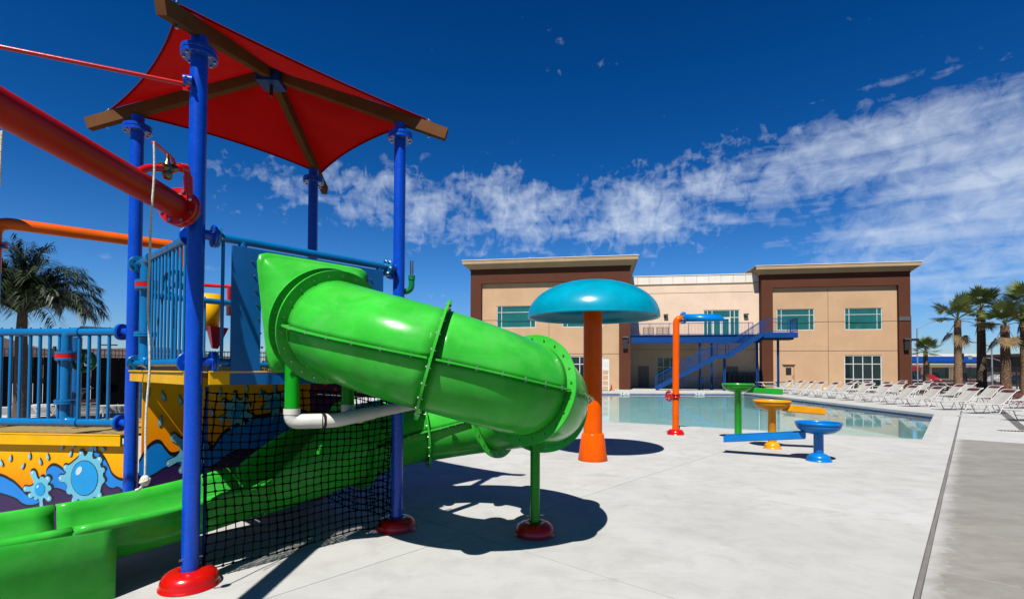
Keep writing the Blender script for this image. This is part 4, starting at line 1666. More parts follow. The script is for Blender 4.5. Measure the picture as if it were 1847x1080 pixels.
def zc(t):
    pts = ZK
    if t <= pts[0][0]:
        return pts[0][1]
    for i in range(len(pts) - 1):
        if t <= pts[i + 1][0]:
            t0, z0 = pts[i]
            t1, z1 = pts[i + 1]
            m0 = (pts[i + 1][1] - pts[max(i - 1, 0)][1]) / (pts[i + 1][0] - pts[max(i - 1, 0)][0])
            j = min(i + 2, len(pts) - 1)
            m1 = (pts[j][1] - pts[i][1]) / (pts[j][0] - pts[i][0])
            h = t1 - t0
            s = (t - t0) / h
            return (2 * s ** 3 - 3 * s ** 2 + 1) * z0 + (s ** 3 - 2 * s ** 2 + s) * h * m0 + (-2 * s ** 3 + 3 * s ** 2) * z1 + (s ** 3 - s ** 2) * h * m1
    return pts[-1][1]


def sc_(t):
    if t < S0:
        return V((1, -t, zc(t)))
    a = (t - S0) / RB
    if a < 1.5 * pi:
        return V((1 + RB - RB * cos(a), -S0 - RB * sin(a), zc(t)))
    return V((1 + RB - (t - TL), -S0 + RB, zc(t)))


def frame(t):
    d = (sc_(t + .01) - sc_(max(t - .01, 0))).normalized()
    out = V((d.y, -d.x, 0)).normalized()       # away from the loop's centre
    up = out.cross(d)
    if up.z < 0:
        up = -up
    return sc_(t), d, out, up


slide = thing('water_slide', 'bright green spiral tube slide winding out of the tower and back to an open chute', 'slide', F0, TH)


def shell(t0, t1, a0, a1, r, mat, name, nt=14, na=36, parent=slide, solid=.014):
    m_ = MB()
    vs = []
    for i in range(nt + 1):
        t = t0 + (t1 - t0) * i / nt
        c, d, o_, u_ = frame(t)
        aa0, aa1 = (a0(t), a1(t)) if callable(a0) else (a0, a1)
        for k in range(na + 1):
            a = aa0 + (aa1 - aa0) * k / na
            vs.append(c + o_ * (r * cos(a)) + u_ * (r * sin(a)))
    m_.add(vs, [(i * (na + 1) + k, i * (na + 1) + k + 1, (i + 1) * (na + 1) + k + 1, (i + 1) * (na + 1) + k) for i in range(nt) for k in range(na)], mat, True)
    return m_.build(name, parent, solid=solid)


def ring_flange(t, r0, r1, th=.021, nb=22, parent=slide, name='ring_flange', bolts=True):
    c, d, o_, u_ = frame(t)
    m_ = MB()
    N_ = 64
    vs = []
    for (r, h) in ((r0, -th / 2), (r1, -th / 2), (r1, th / 2), (r0, th / 2)):
        for k in range(N_):
            a = 2 * pi * k / N_
            vs.append(c + o_ * (r * cos(a)) + u_ * (r * sin(a)) + d * h)
    m_.add(vs, [(j * N_ + k, j * N_ + (k + 1) % N_, ((j + 1) % 4) * N_ + (k + 1) % N_, ((j + 1) % 4) * N_ + k) for j in range(4) for k in range(N_)], 'green')
    o = m_.build(name, parent)
    if bolts:
        b_ = MB()
        for k in range(nb):
            a = 2 * pi * (k + .5) / nb
            p = c + (o_ * cos(a) + u_ * sin(a)) * (r0 + (r1 - r0) * .55)
            b_.cyl(p - d * (th / 2 + .012), p + d * (th / 2 + .010), .009, 'steel', 6, smooth=False)
        b_.build('bolts', o, kind='stuff')
    return o


def seam(t0, t1, side, parent=slide, lo=.0, name='seam_flange'):
    """bolted horizontal joint running along the tube"""
    m_ = MB()
    b_ = MB()
    N_ = 18
    vs = []
    for i in range(N_ + 1):
        t = t0 + (t1 - t0) * i / N_
        c, d, o_, u_ = frame(t)
        o_ = o_ * side
        for (r, h) in ((RT - .004, -.008), (RT + .062, -.008), (RT + .062, .008), (RT - .004, .008)):
            vs.append(c + o_ * r + u_ * h)
    m_.add(vs, [(i * 4 + k, i * 4 + (k + 1) % 4, i * 4 + 4 + (k + 1) % 4, i * 4 + 4 + k) for i in range(N_) for k in range(4)] + [(3, 2, 1, 0), tuple(N_ * 4 + k for k in range(4))], 'green')
    o = m_.build(name, parent)
    nb = max(2, int((t1 - t0) / .145))
    for i in range(nb):
        t = t0 + (t1 - t0) * (i + .5) / nb
        c, d, o_, u_ = frame(t)
        p = c + o_ * side * (RT + .034)
        b_.cyl(p - u_ * .021, p + u_ * .021, .009, 'steel', 6, smooth=False)
    b_.build('bolts', o)
    return o


FT = [.42, 1.47, 2.42, 3.38, 4.35, 5.30, 6.25, 7.0]
for a, b in zip(FT, FT[1:]):
    if b <= 6.3:
        shell(a, b, 0, pi, RT, 'green', 'tube_top', 14, 30)
        shell(a, b, pi, 2 * pi, RT, 'green', 'tube_bottom', 14, 30)
        seam(a + .02, b - .02, 1)
        seam(a + .02, b - .02, -1)
for t in FT[:-1]:
    ring_flange(t, RT - .004, RT + .095)
ring_flange(.27, RT - .004, RT + .095)
shell(.24, .42, 0, 2 * pi, RT - .01, 'green', 'tube_collar', 4, 48)
# tube cut open diagonally, then the open chute
e0, e1 = 6.25, 7.35
f0 = lambda t: -pi / 2 - (pi / 2 + (pi / 2) * max(0, min(1, (e1 - t) / (e1 - e0))) ** 1.0)
f1 = lambda t: -pi / 2 + (pi / 2 + (pi / 2) * max(0, min(1, (e1 - t) / (e1 - e0))) ** 1.0)
shell(e0, e1, f0, f1, RT, 'green', 'exit_section', 16, 36)


def chute(t0, t1, name='chute'):
    m_ = MB()
    prof = []
    for k in range(21):
        a = -pi + pi * k / 20
        prof.append((RT * cos(a), max(RT * sin(a), -.36)))
    prof = [(-RT - .065, -.045), (-RT - .062, .0), (-RT - .03, .012)] + prof + [(RT + .03, .012), (RT + .062, 0), (RT + .065, -.045)]
    vs = []
    N_ = 14
    for i in range(N_ + 1):
        c, d, o_, u_ = frame(t0 + (t1 - t0) * i / N_)
        vs += [c + o_ * x + u_ * z for x, z in prof]
    n_ = len(prof)
    m_.add(vs, [(i * n_ + k, i * n_ + k + 1, (i + 1) * n_ + k + 1, (i + 1) * n_ + k) for i in range(N_) for k in range(n_ - 1)], 'green', True)
    return m_.build(name, slide, solid=.012)


chute(e1 - .02, 8.77)
chute(8.785, 10.6)
# joint flange between exit section and chute, lit lip and support
ring = MB()
c, d, o_, u_ = frame(e1)
for s in (-1, 1):
    ring.bar(c + o_ * s * (RT + .01), c + o_ * s * (RT + .13), .02, .02, 'green')
ring.build('lip', slide)
# flat skirt that closes the near side of the run-out down to the ground
uE = lambda t: 1 + RB - (t - TL)
sk = MB()
u0_, u1_ = -.46, -2.45
yv = -S0 + RB - RT - .068
vs, n_ = [], 24
zprof = [(0, 0.0), (0, .51), (.004, .545), (.02, .565), (.06, .57)]
for i in range(n_ + 1):
    uu = u0_ + (u1_ - u0_) * i / n_
    for (dy, z) in zprof:
        vs.append((uu, yv + dy, z + (0.002 if z else 0.004)))
k_ = len(zprof)
sk.add(vs, [(i * k_ + j, i * k_ + j + 1, (i + 1) * k_ + j + 1, (i + 1) * k_ + j) for i in range(n_) for j in range(k_ - 1)], 'green', True)
sk.add([(u0_, yv, .004), (u0_, yv + .82, .004), (u0_, yv + .82, .16), (u0_, yv + .06, .54), (u0_, yv, .54)], [(0, 1, 2, 3, 4)], 'green')
sk.build('side_skirt', slide, solid=.01)
# square mouth that blends from the panel opening into the round tube
hd = MB()
N_ = 72


def sq(a, hx, hz, rr=.12):
    ca, sa = cos(a), sin(a)
    p_ = 13.0
    k = (abs(ca) ** p_ + abs(sa) ** p_) ** (-1 / p_)
    return hx * ca * k, hz * sa * k


vs = []
rows = [(-.058, 1.06, 0, .0), (-.066, 1.06, 0, .0), (-.070, 1.0, 0, 0), (-.085, .985, .02, 0), (-.12, .97, .14, 0), (-.16, .95, .32, 0), (-.20, .93, .54, 0), (-.235, .92, .78, 0), (-.275, .92, 1.0, 0)]
cz = 2.25
for (y, f, m_r, _) in rows:
    for k in range(N_):
        a = 2 * pi * k / N_
        x1, z1 = sq(a, .530 * f, .505 * f)
        x1 *= 1 - .13 * (.5 - z1 / 1.0) * 1.6
        rr = RT + .006
        x2, z2 = rr * cos(a), rr * sin(a)
        zt = cz + (zc(.27) - cz) * m_r
        vs.append((1.01 + (x1 * (1 - m_r) + x2 * m_r), y, zt + z1 * (1 - m_r) + z2 * m_r))
hd.add(vs, [(i * N_ + k, i * N_ + (k + 1) % N_, (i + 1) * N_ + (k + 1) % N_, (i + 1) * N_ + k) for i in range(len(rows) - 1) for k in range(N_)], 'green', True)
ho = hd.build('mouth_hood', slide)
b_ = MB()
for s in (-1, 1):
    for k in range(8):
        z = cz - .50 + 1.0 * (k + .5) / 8
        xe = .60 * (1 - .208 * (.5 - (z - cz)))
        b_.cyl((1.01 + s * xe, -.055, z), (1.01 + s * xe, -.070, z), .010, 'steel', 6, smooth=False)
b_.build('bolts', ho)
# outer support post with red cover
gp = MB()
gu, gv = 2.885, -1.24
gp.tube([(gu, gv, 0), (gu, gv, 1.02)], .052, 'green_post', 24)
gpo = gp.build('support_post', slide)
foot_cover((gu, gv, 0), 'red', .218, gpo)
b_ = MB()
for s in (-1, 1):
    b_.cyl((gu + s * .05, gv - s * .04, .20), (gu + s * .07, gv - s * .055, .20), .011, 'steel', 6)
b_.build('bolts', gpo)
sb = MB()
c, d, o_, u_ = frame(3.1)
sb.box((gu, gv, 1.0), (.22, .22, .02), 'green_post')
sb.build('saddle_plate', gpo)
# ------------------------------------------------------------------ drain pipes
def tw(name, label, cat, group=None):
    return thing(name, label, cat, F0, TH, group)


dp = tw('drain_pipe', 'white and green drain pipes hanging beneath the mouth of the slide', 'pipe')
d1, d2 = (.70, -.25), (1.32, -.12)
MB().cyl((d1[0], d1[1], 1.30), (d1[0], d1[1], 1.84), .062, 'green_post', 20).build('green_drop', dp)
MB().cyl((d2[0], d2[1], 1.33), (d2[0], d2[1], 1.84), .062, 'green_post', 20).build('green_drop', dp)
P0, P1, P2_ = V((d1[0], d1[1], 1.40)), V((d1[0], d1[1], 1.285)), V((.92, -.38, 1.285))
MB().tube(bend([P0, P1, P2_], .10, 8), .066, 'pvc', 22).build('elbow', dp)
MB().cyl(P0, P0 - V((0, 0, .05)), .071, 'pvc', 22).build('collar', dp)
MB().cyl(P2_ - V((.015, 0, 0)), P2_ + V((.012, 0, 0)), .071, 'black', 22).build('seal', dp)
MB().tube(bend([P2_, V((1.02, -.42, 1.285)), V((1.45, -.36, 1.325))], .08, 6), .064, 'pvc', 22).build('elbow', dp)
MB().cyl((1.25, -.388, 1.306), (2.45, -.25, 1.42), .056, 'pvc', 22).build('cross_pipe', dp)
MB().tube(bend([V((d2[0], d2[1], 1.40)), V((d2[0], d2[1], 1.29)), V((1.30, -.38, 1.30))], .07, 5), .064, 'pvc', 20).build('elbow', dp)

# ------------------------------------------------------------------ climbing nets


def net(name, label, p, q, z0, z1, nc, nr, seed, sag=.03):
    p, q = V(p), V(q)
    d = q - p
    nrm = V((d.y, -d.x, 0)).normalized()
    r_ = random.Random(seed)
    o = tw(name, label, 'net')
    G_ = {}
    for i in range(nc + 1):
        for j in range(nr + 1):
            a, b = i / nc, j / nr
            x = p + d * a + V((0, 0, z0 + (z1 - z0) * b))
            x += d.normalized() * (.020 * sin(b * 7 + a * 3) + r_.uniform(-.005, .005)) + nrm * (sag * sin(pi * a) * sin(pi * b) + .018 * sin(a * 9 + b * 5) + r_.uniform(-.004, .004))
            x.z += .014 * sin(a * 11 + b * 3) + r_.uniform(-.005, .005) - .02 * sin(pi * a) * b
            G_[i, j] = x
    for nm, seqs in (('upright_cord', [[G_[i, j] for j in range(nr + 1)] for i in range(nc + 1)]), ('cross_cord', [[G_[i, j] for i in range(nc + 1)] for j in range(nr + 1)])):
        for s in seqs:
            MB().tube(s, .0052, 'net', 4, False, False).build(nm, o)
    kn = MB()
    for x in G_.values():
        kn.box(x, (.017, .017, .017), 'net', .6)
    kn.build('knots', o, kind='stuff')
    return o


net('cargo_net', 'black climbing net hung between the two front blue posts', (.10, .02, 0), (1.93, .02, 0), .08, 1.55, 25, 21, 1)
net('cargo_net', 'black climbing net on the far right side of the tower, seen through the front net', (1.99, .10, 0), (1.99, 1.92, 0), .08, 1.55, 22, 19, 2)
np_ = MB()
np_.cyl((.115, .05, 0), (.115, .05, 1.60), .014, 'steel_blue', 10)
np_.build('net_pole', loc=F0, rot=TH, label='thin dark blue pole at the left edge of the front net', cat='pole')

# ------------------------------------------------------------------ red overhead pipe with valve
rp = thing('overhead_pipe', 'thick red water pipe running overhead to the near blue post with a bolted flange', 'pipe', (0, 0, 0))
P0, P1 = V((-2.635, 4.03, 3.02)), V((-2.72, -1.6, 3.33))
dd = (P1 - P0).normalized()
MB().tube([P0, P1], .096, 'red_pipe', 30).build('pipe', rp)
f_ = MB()
f_.disc_ring(P0 + dd * .03, dd, .150, .030, 'red', 8, .014, 36, rb=.122)
f_.disc_ring(P0 - dd * .01, dd, .150, .026, 'red', 8, .0, 36)
f_.cyl(P0 + dd * .01, V((-2.60, 4.14, 3.02)), .085, 'post_blue', 20)
f_.build('flange', rp)
up = V((0, 0, 1))
a0 = V((-2.62, 3.52, 3.10))
pts = bend([a0, V((-2.60, 3.60, 3.17)), V((-2.545, 3.96, 3.31)), V((-2.545, 4.0, 3.07))], .045, 6)
MB().tube(pts, .026, 'red', 16).build('bypass_pipe', rp)
MB().cyl(V((-2.545, 3.985, 3.13)), V((-2.545, 3.975, 3.25)), .034, 'red', 16).build('coupling', rp)
MB().cyl(V((-2.554, 3.88, 3.285)), V((-2.546, 3.95, 3.305)), .034, 'red', 16).build('coupling', rp)
vb = MB()
vc = V((-2.572, 3.775, 3.24))
vd = V((.055, .36, .09)).normalized()
vb.cyl(vc - vd * .062, vc - vd * .03, .034, 'bronze', 8, smooth=False)
vb.cyl(vc + vd * .03, vc + vd * .062, .034, 'bronze', 8, smooth=False)
vb.cyl(vc - vd * .04, vc + vd * .04, .030, 'bronze', 16)
vb.lathe([(0, -.085), (.022, -.085), (.034, -.070), (.034, -.035), (.030, -.02), (.034, .0), (.024, .035), (.014, .05), (.014, .075), (0, .075)], 'bronze', vc, 18)
vb.build('valve_body', rp)
lv = MB()
lv.bar(vc + V((.012, .03, .088)), vc + V((.066, -.245, .085)), .028, .012, 'red')
lv.bar(vc + V((.012, .035, .088)), vc + V((.016, .055, .045)), .028, .012, 'red')
lv.cyl(vc + V((0, 0, .06)), vc + V((0, 0, .10)), .012, 'steel', 8)
lv.build('valve_lever', rp)
cap = MB()
cap.lathe([(.035, 0), (.035, .012), (.02, .022), (0, .024)], 'white', (-2.655, 2.90, 3.145), 14)
cap.build('cap', rp)
# pull rope
RX = V((-2.505, 3.535, 0))
ro = thing('pull_rope', 'white pull rope with a knotted end hanging in front of the painted panels', 'rope', RX)
r_ = MB()
pts = [V((.0 + .004 * sin(i * .9) - .012 * sin(pi * i / 22) + (-.014 if i > 17 else 0) * (i - 17) / 6, .01 * sin(i * .5), 3.33 - (3.33 - 1.0) * i / 24)) for i in range(25)]
r_.tube(pts, .0075, 'rope', 8)
r_.build('cord', ro)
e_ = pts[-1]
k_ = MB()
k_.lathe([(0, -.038), (.018, -.034), (.030, -.014), (.031, .008), (.020, .030), (.008, .038), (0, .04)], 'rope', e_ + V((0, 0, -.02)), 12)
k_.tube(arc(e_ + V((0, 0, -.02)), .025, 0, 2 * pi * .95, 14, (1, 0, .3), (0, 1, .2)), .010, 'rope', 8)
k_.tube([e_ + V((-.005, 0, -.04)), e_ + V((-.03, -.005, -.075)), e_ + V((-.055, -.005, -.085))], [.009, .009, .011], 'rope', 8)
k_.build('knot', ro)

# thin red spray rod
sr = thing('spray_rod', 'thin red rod reaching from the top of the near post out over the left', 'pipe', (0, 0, 0))
Q0, Q1 = V((-2.69, 4.135, 4.075)), V((-6.2, 2.54, 4.08))
MB().tube([Q0, Q1], .016, 'red', 12).build('rod', sr)
MB().box(Q0 + V((.02, .01, 0)), (.07, .012, .10), 'red', radians(24)).build('bracket', sr)
b_ = MB()
b_.cyl((-2.60, 4.10, 4.08), (-2.66, 4.08, 4.08), .04, 'post_blue', 14)
b_.cyl((-2.62, 4.07, 4.075), (-2.62, 4.04, 4.075), .014, 'chrome', 8)
b_.cyl((-2.60, 4.07, 4.045), (-2.60, 4.04, 4.045), .012, 'chrome', 8)
b_.build('clamp', sr)

# orange feed pipe behind the tower
of = thing('feed_pipe', 'orange pipe sloping across behind the left blue post', 'pipe', (0, 0, 0))
pts = bend([V((-6.30, 6.18, 2.9)), V((-6.30, 6.18, 3.52)), V((-4.78, 7.35, 3.50)), V((-4.68, 7.43, 3.1))], .16, 7)
MB().tube(pts, .073, 'orange', 22).build('pipe', of)
f_ = MB()
f_.disc_ring((-6.30, 6.18, 3.25), (0, 0, 1), .13, .03, 'red', 8, .01)
f_.disc_ring((-6.30, 6.18, 3.21), (0, 0, 1), .13, .03, 'post_blue', 8, 0)
f_.build('flange', of)
MB().cyl((-6.30, 6.18, 0), (-6.30, 6.18, 3.2), .07, 'post_blue', 20).build('post', of)
MB().cyl((-4.68, 7.43, 0), (-4.68, 7.43, 3.1), .05, 'rail_blue', 16).build('post', of)
# second rope at the left edge and the corner of another canopy
r2_ = MB()
r2_.tube([(-2.745, 2.72, 3.02), (-2.75, 2.72, 2.9), (-2.745, 2.715, 2.72)], .006, 'rope', 8)
r2_.build('pull_rope', label='short pale rope hanging from the thick red pipe at the left picture edge', cat='rope')
rc = MB()
rc.add([(-6.9, 5.0, 4.50), (-5.42, 5.6, 4.46), (-6.6, 5.66, 4.60), (-8.6, 5.5, 4.7), (-8.6, 5.0, 4.6)], [(0, 1, 2, 3, 4)], 'fabric')
rc.build('shade_canopy', solid=.006, label='corner of a second red shade canopy peeking under the thick red pipe', cat='canopy')

# green hand wheels, buckets and nozzles of the play tower


def spinner(c, axis, r, label, mat='green_dark', rim=.024):
    o = thing('hand_wheel', label, 'hand wheel', c, 0, 'hand wheels on the play tower')
    ax = V(axis).normalized()
    a = ax.cross(V((0, 0, 1))).normalized()
    b = ax.cross(a)
    MB().tube([a * (r * cos(2 * pi * k / 36)) + b * (r * sin(2 * pi * k / 36)) for k in range(36)], rim, mat, 12, closed=True).build('rim', o)
    for k in range(3):
        t = 2 * pi * k / 3 + .5
        MB().cyl(V((0, 0, 0)), a * ((r - rim * .6) * cos(t)) + b * ((r - rim * .6) * sin(t)), rim * .6, mat, 10).build('spoke', o)
    MB().cyl(-ax * .03, ax * .03, r * .28, mat, 16).build('hub', o)
    return o


spinner((-4.82, 5.75, 1.83), (.3, -1, 0), .105, 'green hand wheel seen through the low left railing', 'green_dark', .026)
spinner((-3.9, 5.95, 2.72), (1, -.55, 0), .15, 'green hand wheel behind the upper left railing beside the near post', 'green_dark', .026)
spinner((4.29, 14.0, 1.05), (1, .35, 0), .125, 'small red hand wheel on the orange water cannon pipe', 'red', .028)
MB().tube([(-4.85, 5.75, 2.20), (-4.60, 5.72, 2.19), (-4.28, 5.70, 2.17)], [.024, .018, .02], 'black', 10).build('spray_nozzle', label='black nozzle lying along the low rail by the left post', cat='nozzle')

gp_ = thing('spray_nozzle', 'green elbow with steel tip beside the right blue post', 'nozzle', (0, 0, 0))
MB().tube(bend([V((-1.30, 5.72, 2.62)), V((-1.13, 5.72, 2.62)), V((-1.13, 5.72, 2.80))], .09, 7), .033, 'green_dark', 16).build('elbow', gp_)
MB().cyl((-1.13, 5.72, 2.75), (-1.13, 5.72, 2.80), .039, 'green_dark', 16).build('collar', gp_)
MB().cyl((-1.13, 5.72, 2.80), (-1.13, 5.72, 2.965), .020, 'steel', 14).build('tip', gp_)

bk = thing('dump_bucket', 'yellow bucket hanging in a red frame seen between the near post and the blue panel', 'bucket', (-4.50, 7.6, 2.58))
MB().lathe([(0, -.27), (.12, -.27), (.155, .27), (.145, .27), (.11, -.25), (0, -.25)], 'yellow', (0, 0, 0), 24).build('bucket', bk)
fr = MB()
fr.tube(bend([(-.25, 0, .42), (.5, 0, .38), (.5, 0, -.15)], .05, 4), .028, 'red', 12)
fr.tube([(.28, 0, .39), (.28, 0, .08)], .028, 'red', 12)
fr.tube([(.10, 0, .12), (.5, 0, .12)], .022, 'red', 12)
fr.build('frame', bk)
MB().cyl((.28, 0, .12), (.28, 0, -.04), .035, 'burgundy', 10).build('pivot', bk)
cn_ = MB()
cn_.lathe([(0, -.34), (.05, -.34), (.17, -.02), (.155, -.02), (.04, -.32), (0, -.32)], 'magenta', (0, 0, 0), 4, axis=(.1, 0, 1), smooth=False)
cn_.build('tipping_bucket', loc=(-4.33, 7.5, 2.38), label='dark magenta tipping bucket under the red frame', cat='bucket')

# ------------------------------------------------------------------ mushroom shower
ms = thing('mushroom_shower', 'blue domed mushroom shower on a thick glossy orange stem', 'mushroom shower', (1.585, 10.03, 0))
MB().lathe([(0, 0.004), (.285, .004), (.288, .012), (.215, .50), (.20, .525), (.18, .53), (.178, .5)], 'orange_gloss', n=56).build('base_cone', ms)
MB().lathe([(.182, .40), (.182, 2.95)], 'orange_gloss', n=56).build('stem', ms)
prof = []
RR, HH, ZR = 1.275, .70, 2.80
for k in range(29):
    a = (pi / 2) * (1 - k / 28)
    # flattened dome with a tight rolled edge
    prof.append((RR * cos(a) ** .92 if k < 28 else RR, ZR + HH * sin(a) ** 1.0))
prof[0] = (0, ZR + HH)
prof += [(RR + .004, ZR - .02), (RR - .008, ZR - .038), (RR - .03, ZR - .02)]
for k in range(1, 20):
    a = (pi / 2) * k / 19
    prof.append(((RR - .03) * cos(a), ZR - .02 + (HH - .05) * sin(a) * .8))
MB().lathe(prof, 'teal', n=96).build('cap', ms)

# ------------------------------------------------------------------ orange water cannon post
oc = thing('water_cannon', 'slender orange pipe post with a blue spout and red foot by the pool', 'water spout', (4.50, 14.09, 0))
MB().tube(bend([(0, 0, .05), (.03, 0, 3.16), (.25, 0, 3.20)], .22, 9), .088, 'orange_gloss', 26).build('pipe', oc)
f_ = MB()
f_.disc_ring((.20, 0, 3.20), (1, 0, .01), .165, .04, 'bright_blue', 8, .016)
f_.disc_ring((.245, 0, 3.20), (1, 0, .01), .165, .04, 'bright_blue', 8, 0)
f_.build('flange', oc)
sp = MB()
N_ = 26
vs = []
for k in range(N_):
    a = 2 * pi * k / N_
    vs.append((.26, .098 * cos(a), 3.20 + .098 * sin(a)))
for k in range(N_):
    a = 2 * pi * k / N_
    vs.append((1.28 - .12 * sin(a), .098 * cos(a), 3.215 + .098 * sin(a)))
sp.add(vs, [(k, (k + 1) % N_, N_ + (k + 1) % N_, N_ + k) for k in range(N_)], 'bright_blue', True)
sp.build('spout', oc, solid=.012)
cl = MB()
cl.lathe([(0, -.06), (.12, -.06), (.135, -.05), (.135, -.02), (.11, -.015), (.11, .015), (.135, .02), (.135, .05), (.12, .06), (0, .06)], 'red', (.012, 0, 1.06), 26)
cl.build('collar', oc)
MB().cyl((-.1, 0, 1.05), (-.20, 0, 1.05), .022, 'steel', 10).build('valve_stem', oc)
foot_cover((0, 0, 0), 'red', .235, oc, h=.14)

# ------------------------------------------------------------------ three tipping bowls with troughs


def bowl_stand(name, label, loc, rb, zb, rp_, mat, trough, foot_r=.16, gap=0):
    o = thing('water_bowl', label, 'water bowl', loc, 0, 'water bowls with troughs')
    hb_ = rb * .60
    z0 = zb - hb_
    prof = [(0, z0)] + [(rb * .985 * sin(a) ** .85, z0 + hb_ * .78 * (1 - cos(a))) for a in [pi / 2 * i / 12 for i in range(1, 13)]]
    prof += [(rb * .985, z0 + hb_ * .80), (rb * 1.02, z0 + hb_ * .81), (rb * 1.02, zb - .006), (rb, zb), (rb * .97, zb - .004)]
    prof += [(rb * .95 * sin(a) ** .85, z0 + .02 + hb_ * .80 * (1 - cos(a))) for a in [pi / 2 * i / 12 for i in range(12, 0, -1)]] + [(0, z0 + .02)]
    MB().lathe(prof, mat, n=56).build('bowl', o)
    MB().lathe([(rp_, .02), (rp_, z0 + .03), (rp_ * 1.25, z0 + .04)], mat, n=32).build('stem', o)
    MB().lathe([(foot_r + .03, .004), (foot_r + .03, .016), (foot_r * .98, .022), (foot_r * 1.02, .05), (foot_r * .95, .095), (foot_r * .7, .13), (rp_ * 1.05, .145), (rp_, .15)], mat, n=40).build('foot_cover', o)
    dx, dy, L_, w_, h_, z1, z2 = trough
    d = V((dx, dy, 0)).normalized()
    s = V((-d.y, d.x, 0))
    t_ = MB()
    st = rb * .55
    sec = [(-w_ / 2, h_), (-w_ / 2, .012), (-w_ / 2 + .012, 0), (w_ / 2 - .012, 0), (w_ / 2, .012), (w_ / 2, h_)]
    vs = []
    for f in (0, 1):
        b_ = d * (st + (L_ - st) * f) + V((0, 0, z1 + (z2 - z1) * f))
        vs += [b_ + s * x + V((0, 0, z)) for x, z in sec]
    n_ = len(sec)
    t_.add(vs, [(k, k + 1, n_ + k + 1, n_ + k) for k in range(n_ - 1)], mat)
    t_.build('trough', o, solid=.016)
    return o


bowl_stand('a', 'green water bowl on a slim green post, farthest of the three bowls', (5.70, 12.91, 0), .375, 1.43, .085, 'green_bright', (1, -.12, 1.02, .26, .13, 1.21, 1.17), .15)
bowl_stand('b', 'orange yellow water bowl with a trough pointing right, middle of the three', (5.90, 11.62, 0), .385, 1.085, .088, 'yellow_orange', (1, -.28, 1.03, .30, .13, .86, .80))
bowl_stand('c', 'blue water bowl with a long trough pointing left, nearest of the three', (6.01, 10.05, 0), .40, .755, .088, 'bright_blue', (-1, .62, 1.72, .30, .13, .43, .25), .20)


# ================================================================== background
def fan_palm(loc, h, r0, r1, crown, nleaf, seed, label, skirt=.5, lean=0.0, mat='fan_leaf', bark='palm_bark'):
    r_ = random.Random(seed)
    o = thing('palm_tree', label, 'palm tree', loc, r_.uniform(0, 6), 'palm trees')
    tk = MB()
    tk.tube([(0, 0, -.1), (.03, 0, h * .15), (.02, 0, h * .5), (0, 0, h * .9), (0, 0, h)], [r0 * 1.25, r0, (r0 + r1) / 2, r1, r1 * .9], bark, 14)
    n_ = int(h / .13)
    for i in range(n_):
        z = .1 + (h - .1) * i / n_
        r = r0 + (r1 - r0) * z / h
        for k in range(9):
            a = 2 * pi * (k + .5 * (i % 2)) / 9 + r_.uniform(-.12, .12)
            s = r_.uniform(.8, 1.25)
            p = V((cos(a) * r * .94, sin(a) * r * .94, z))
            t = V((-sin(a), cos(a), 0))
            out = V((cos(a), sin(a), 0))
            w = r * .32
            tk.add([p - t * w, p + t * w, p + out * (.05 * s) + V((0, 0, .17 * s))], [(0, 1, 2)], bark if r_.random() < .7 else 'frond_dry')
            tk.add([p - t * w, p + out * (.05 * s) + V((0, 0, .17 * s)), p + V((0, 0, .05))], [(0, 1, 2)], bark)
    tk.build('trunk', o)
    lf = MB()
    for i in range(nleaf):
        f = i / nleaf
        a = i * 2.39996 + r_.uniform(-.3, .3)
        el = radians(84 - 104 * f ** .9 + r_.uniform(-9, 9))
        if f > 1 - skirt * .16:
            el = radians(-45 - r_.uniform(0, 35))
        d = V((cos(a) * cos(el), sin(a) * cos(el), sin(el)))
        base = V((0, 0, h - .05 + .25 * (1 - f)))
        pl = crown * r_.uniform(.42, .62)
        tip = base + d * pl + V((0, 0, -.05 * crown))
        lf.tube([base, base + d * pl * .5 + V((0, 0, .02)), tip], [.035, .025, .015], 'frond_dry' if f > .75 else mat, 4, False, False)
        side = d.cross(V((0, 0, 1)))
        side = side.normalized() if side.length > .1 else V((1, 0, 0))
        nrm = side.cross(d).normalized()
        rl_ = crown * r_.uniform(.48, .62)
        nb = 24
        dead = f > .88
        m_ = 'frond_dry' if dead else mat
        for k in range(nb):
            t = (k + .5) / nb * 2 - 1
            aa = t * radians(112)
            dr = d * cos(aa) + side * sin(aa)
            dr = (dr + nrm * (-.10 * abs(t))).normalized()
            ln = rl_ * (1 - .30 * abs(t)) * r_.uniform(.85, 1.08)
            wd = dr.cross(nrm).normalized() * ln * .050
            m1 = tip + dr * ln * .62
            droop = V((0, 0, -ln * r_.uniform(.03, .16)))
            e1_ = tip + dr * ln + droop
            lf.add([tip, m1 - wd + droop * .2, m1 + wd + droop * .2, e1_], [(0, 1, 2), (1, 3, 2)], m_)
    lf.build('crown', o)
    return o


fan_palm((34.9, 40.0, 0), 5.75, .27, .21, 2.1, 17, 5, 'palm tree with a rough brown trunk left of the palm cluster', .9)
fan_palm((38.8, 40.2, 0), 5.4, .33, .27, 2.1, 18, 8, 'stout palm tree at the front of the cluster beside the right edge', 1.2)
fan_palm((41.2, 41.0, 0), 6.9, .35, .28, 2.3, 20, 9, 'tallest palm tree at the right edge of the picture', .9)
fan_palm((39.5, 43.0, 0), 6.9, .32, .26, 2.1, 20, 12, 'palm tree standing behind the cluster with its crown above the others', .9, bark='palm_bark_dark')
fan_palm((44.5, 55.0, 0), 3.9, .24, .18, 1.75, 18, 15, 'small palm tree beyond the fence beside the building', .3)
fan_palm((42.3, 56.5, 0), 3.4, .22, .16, 1.5, 14, 16, 'low palm tree partly hidden by the building corner', .3)

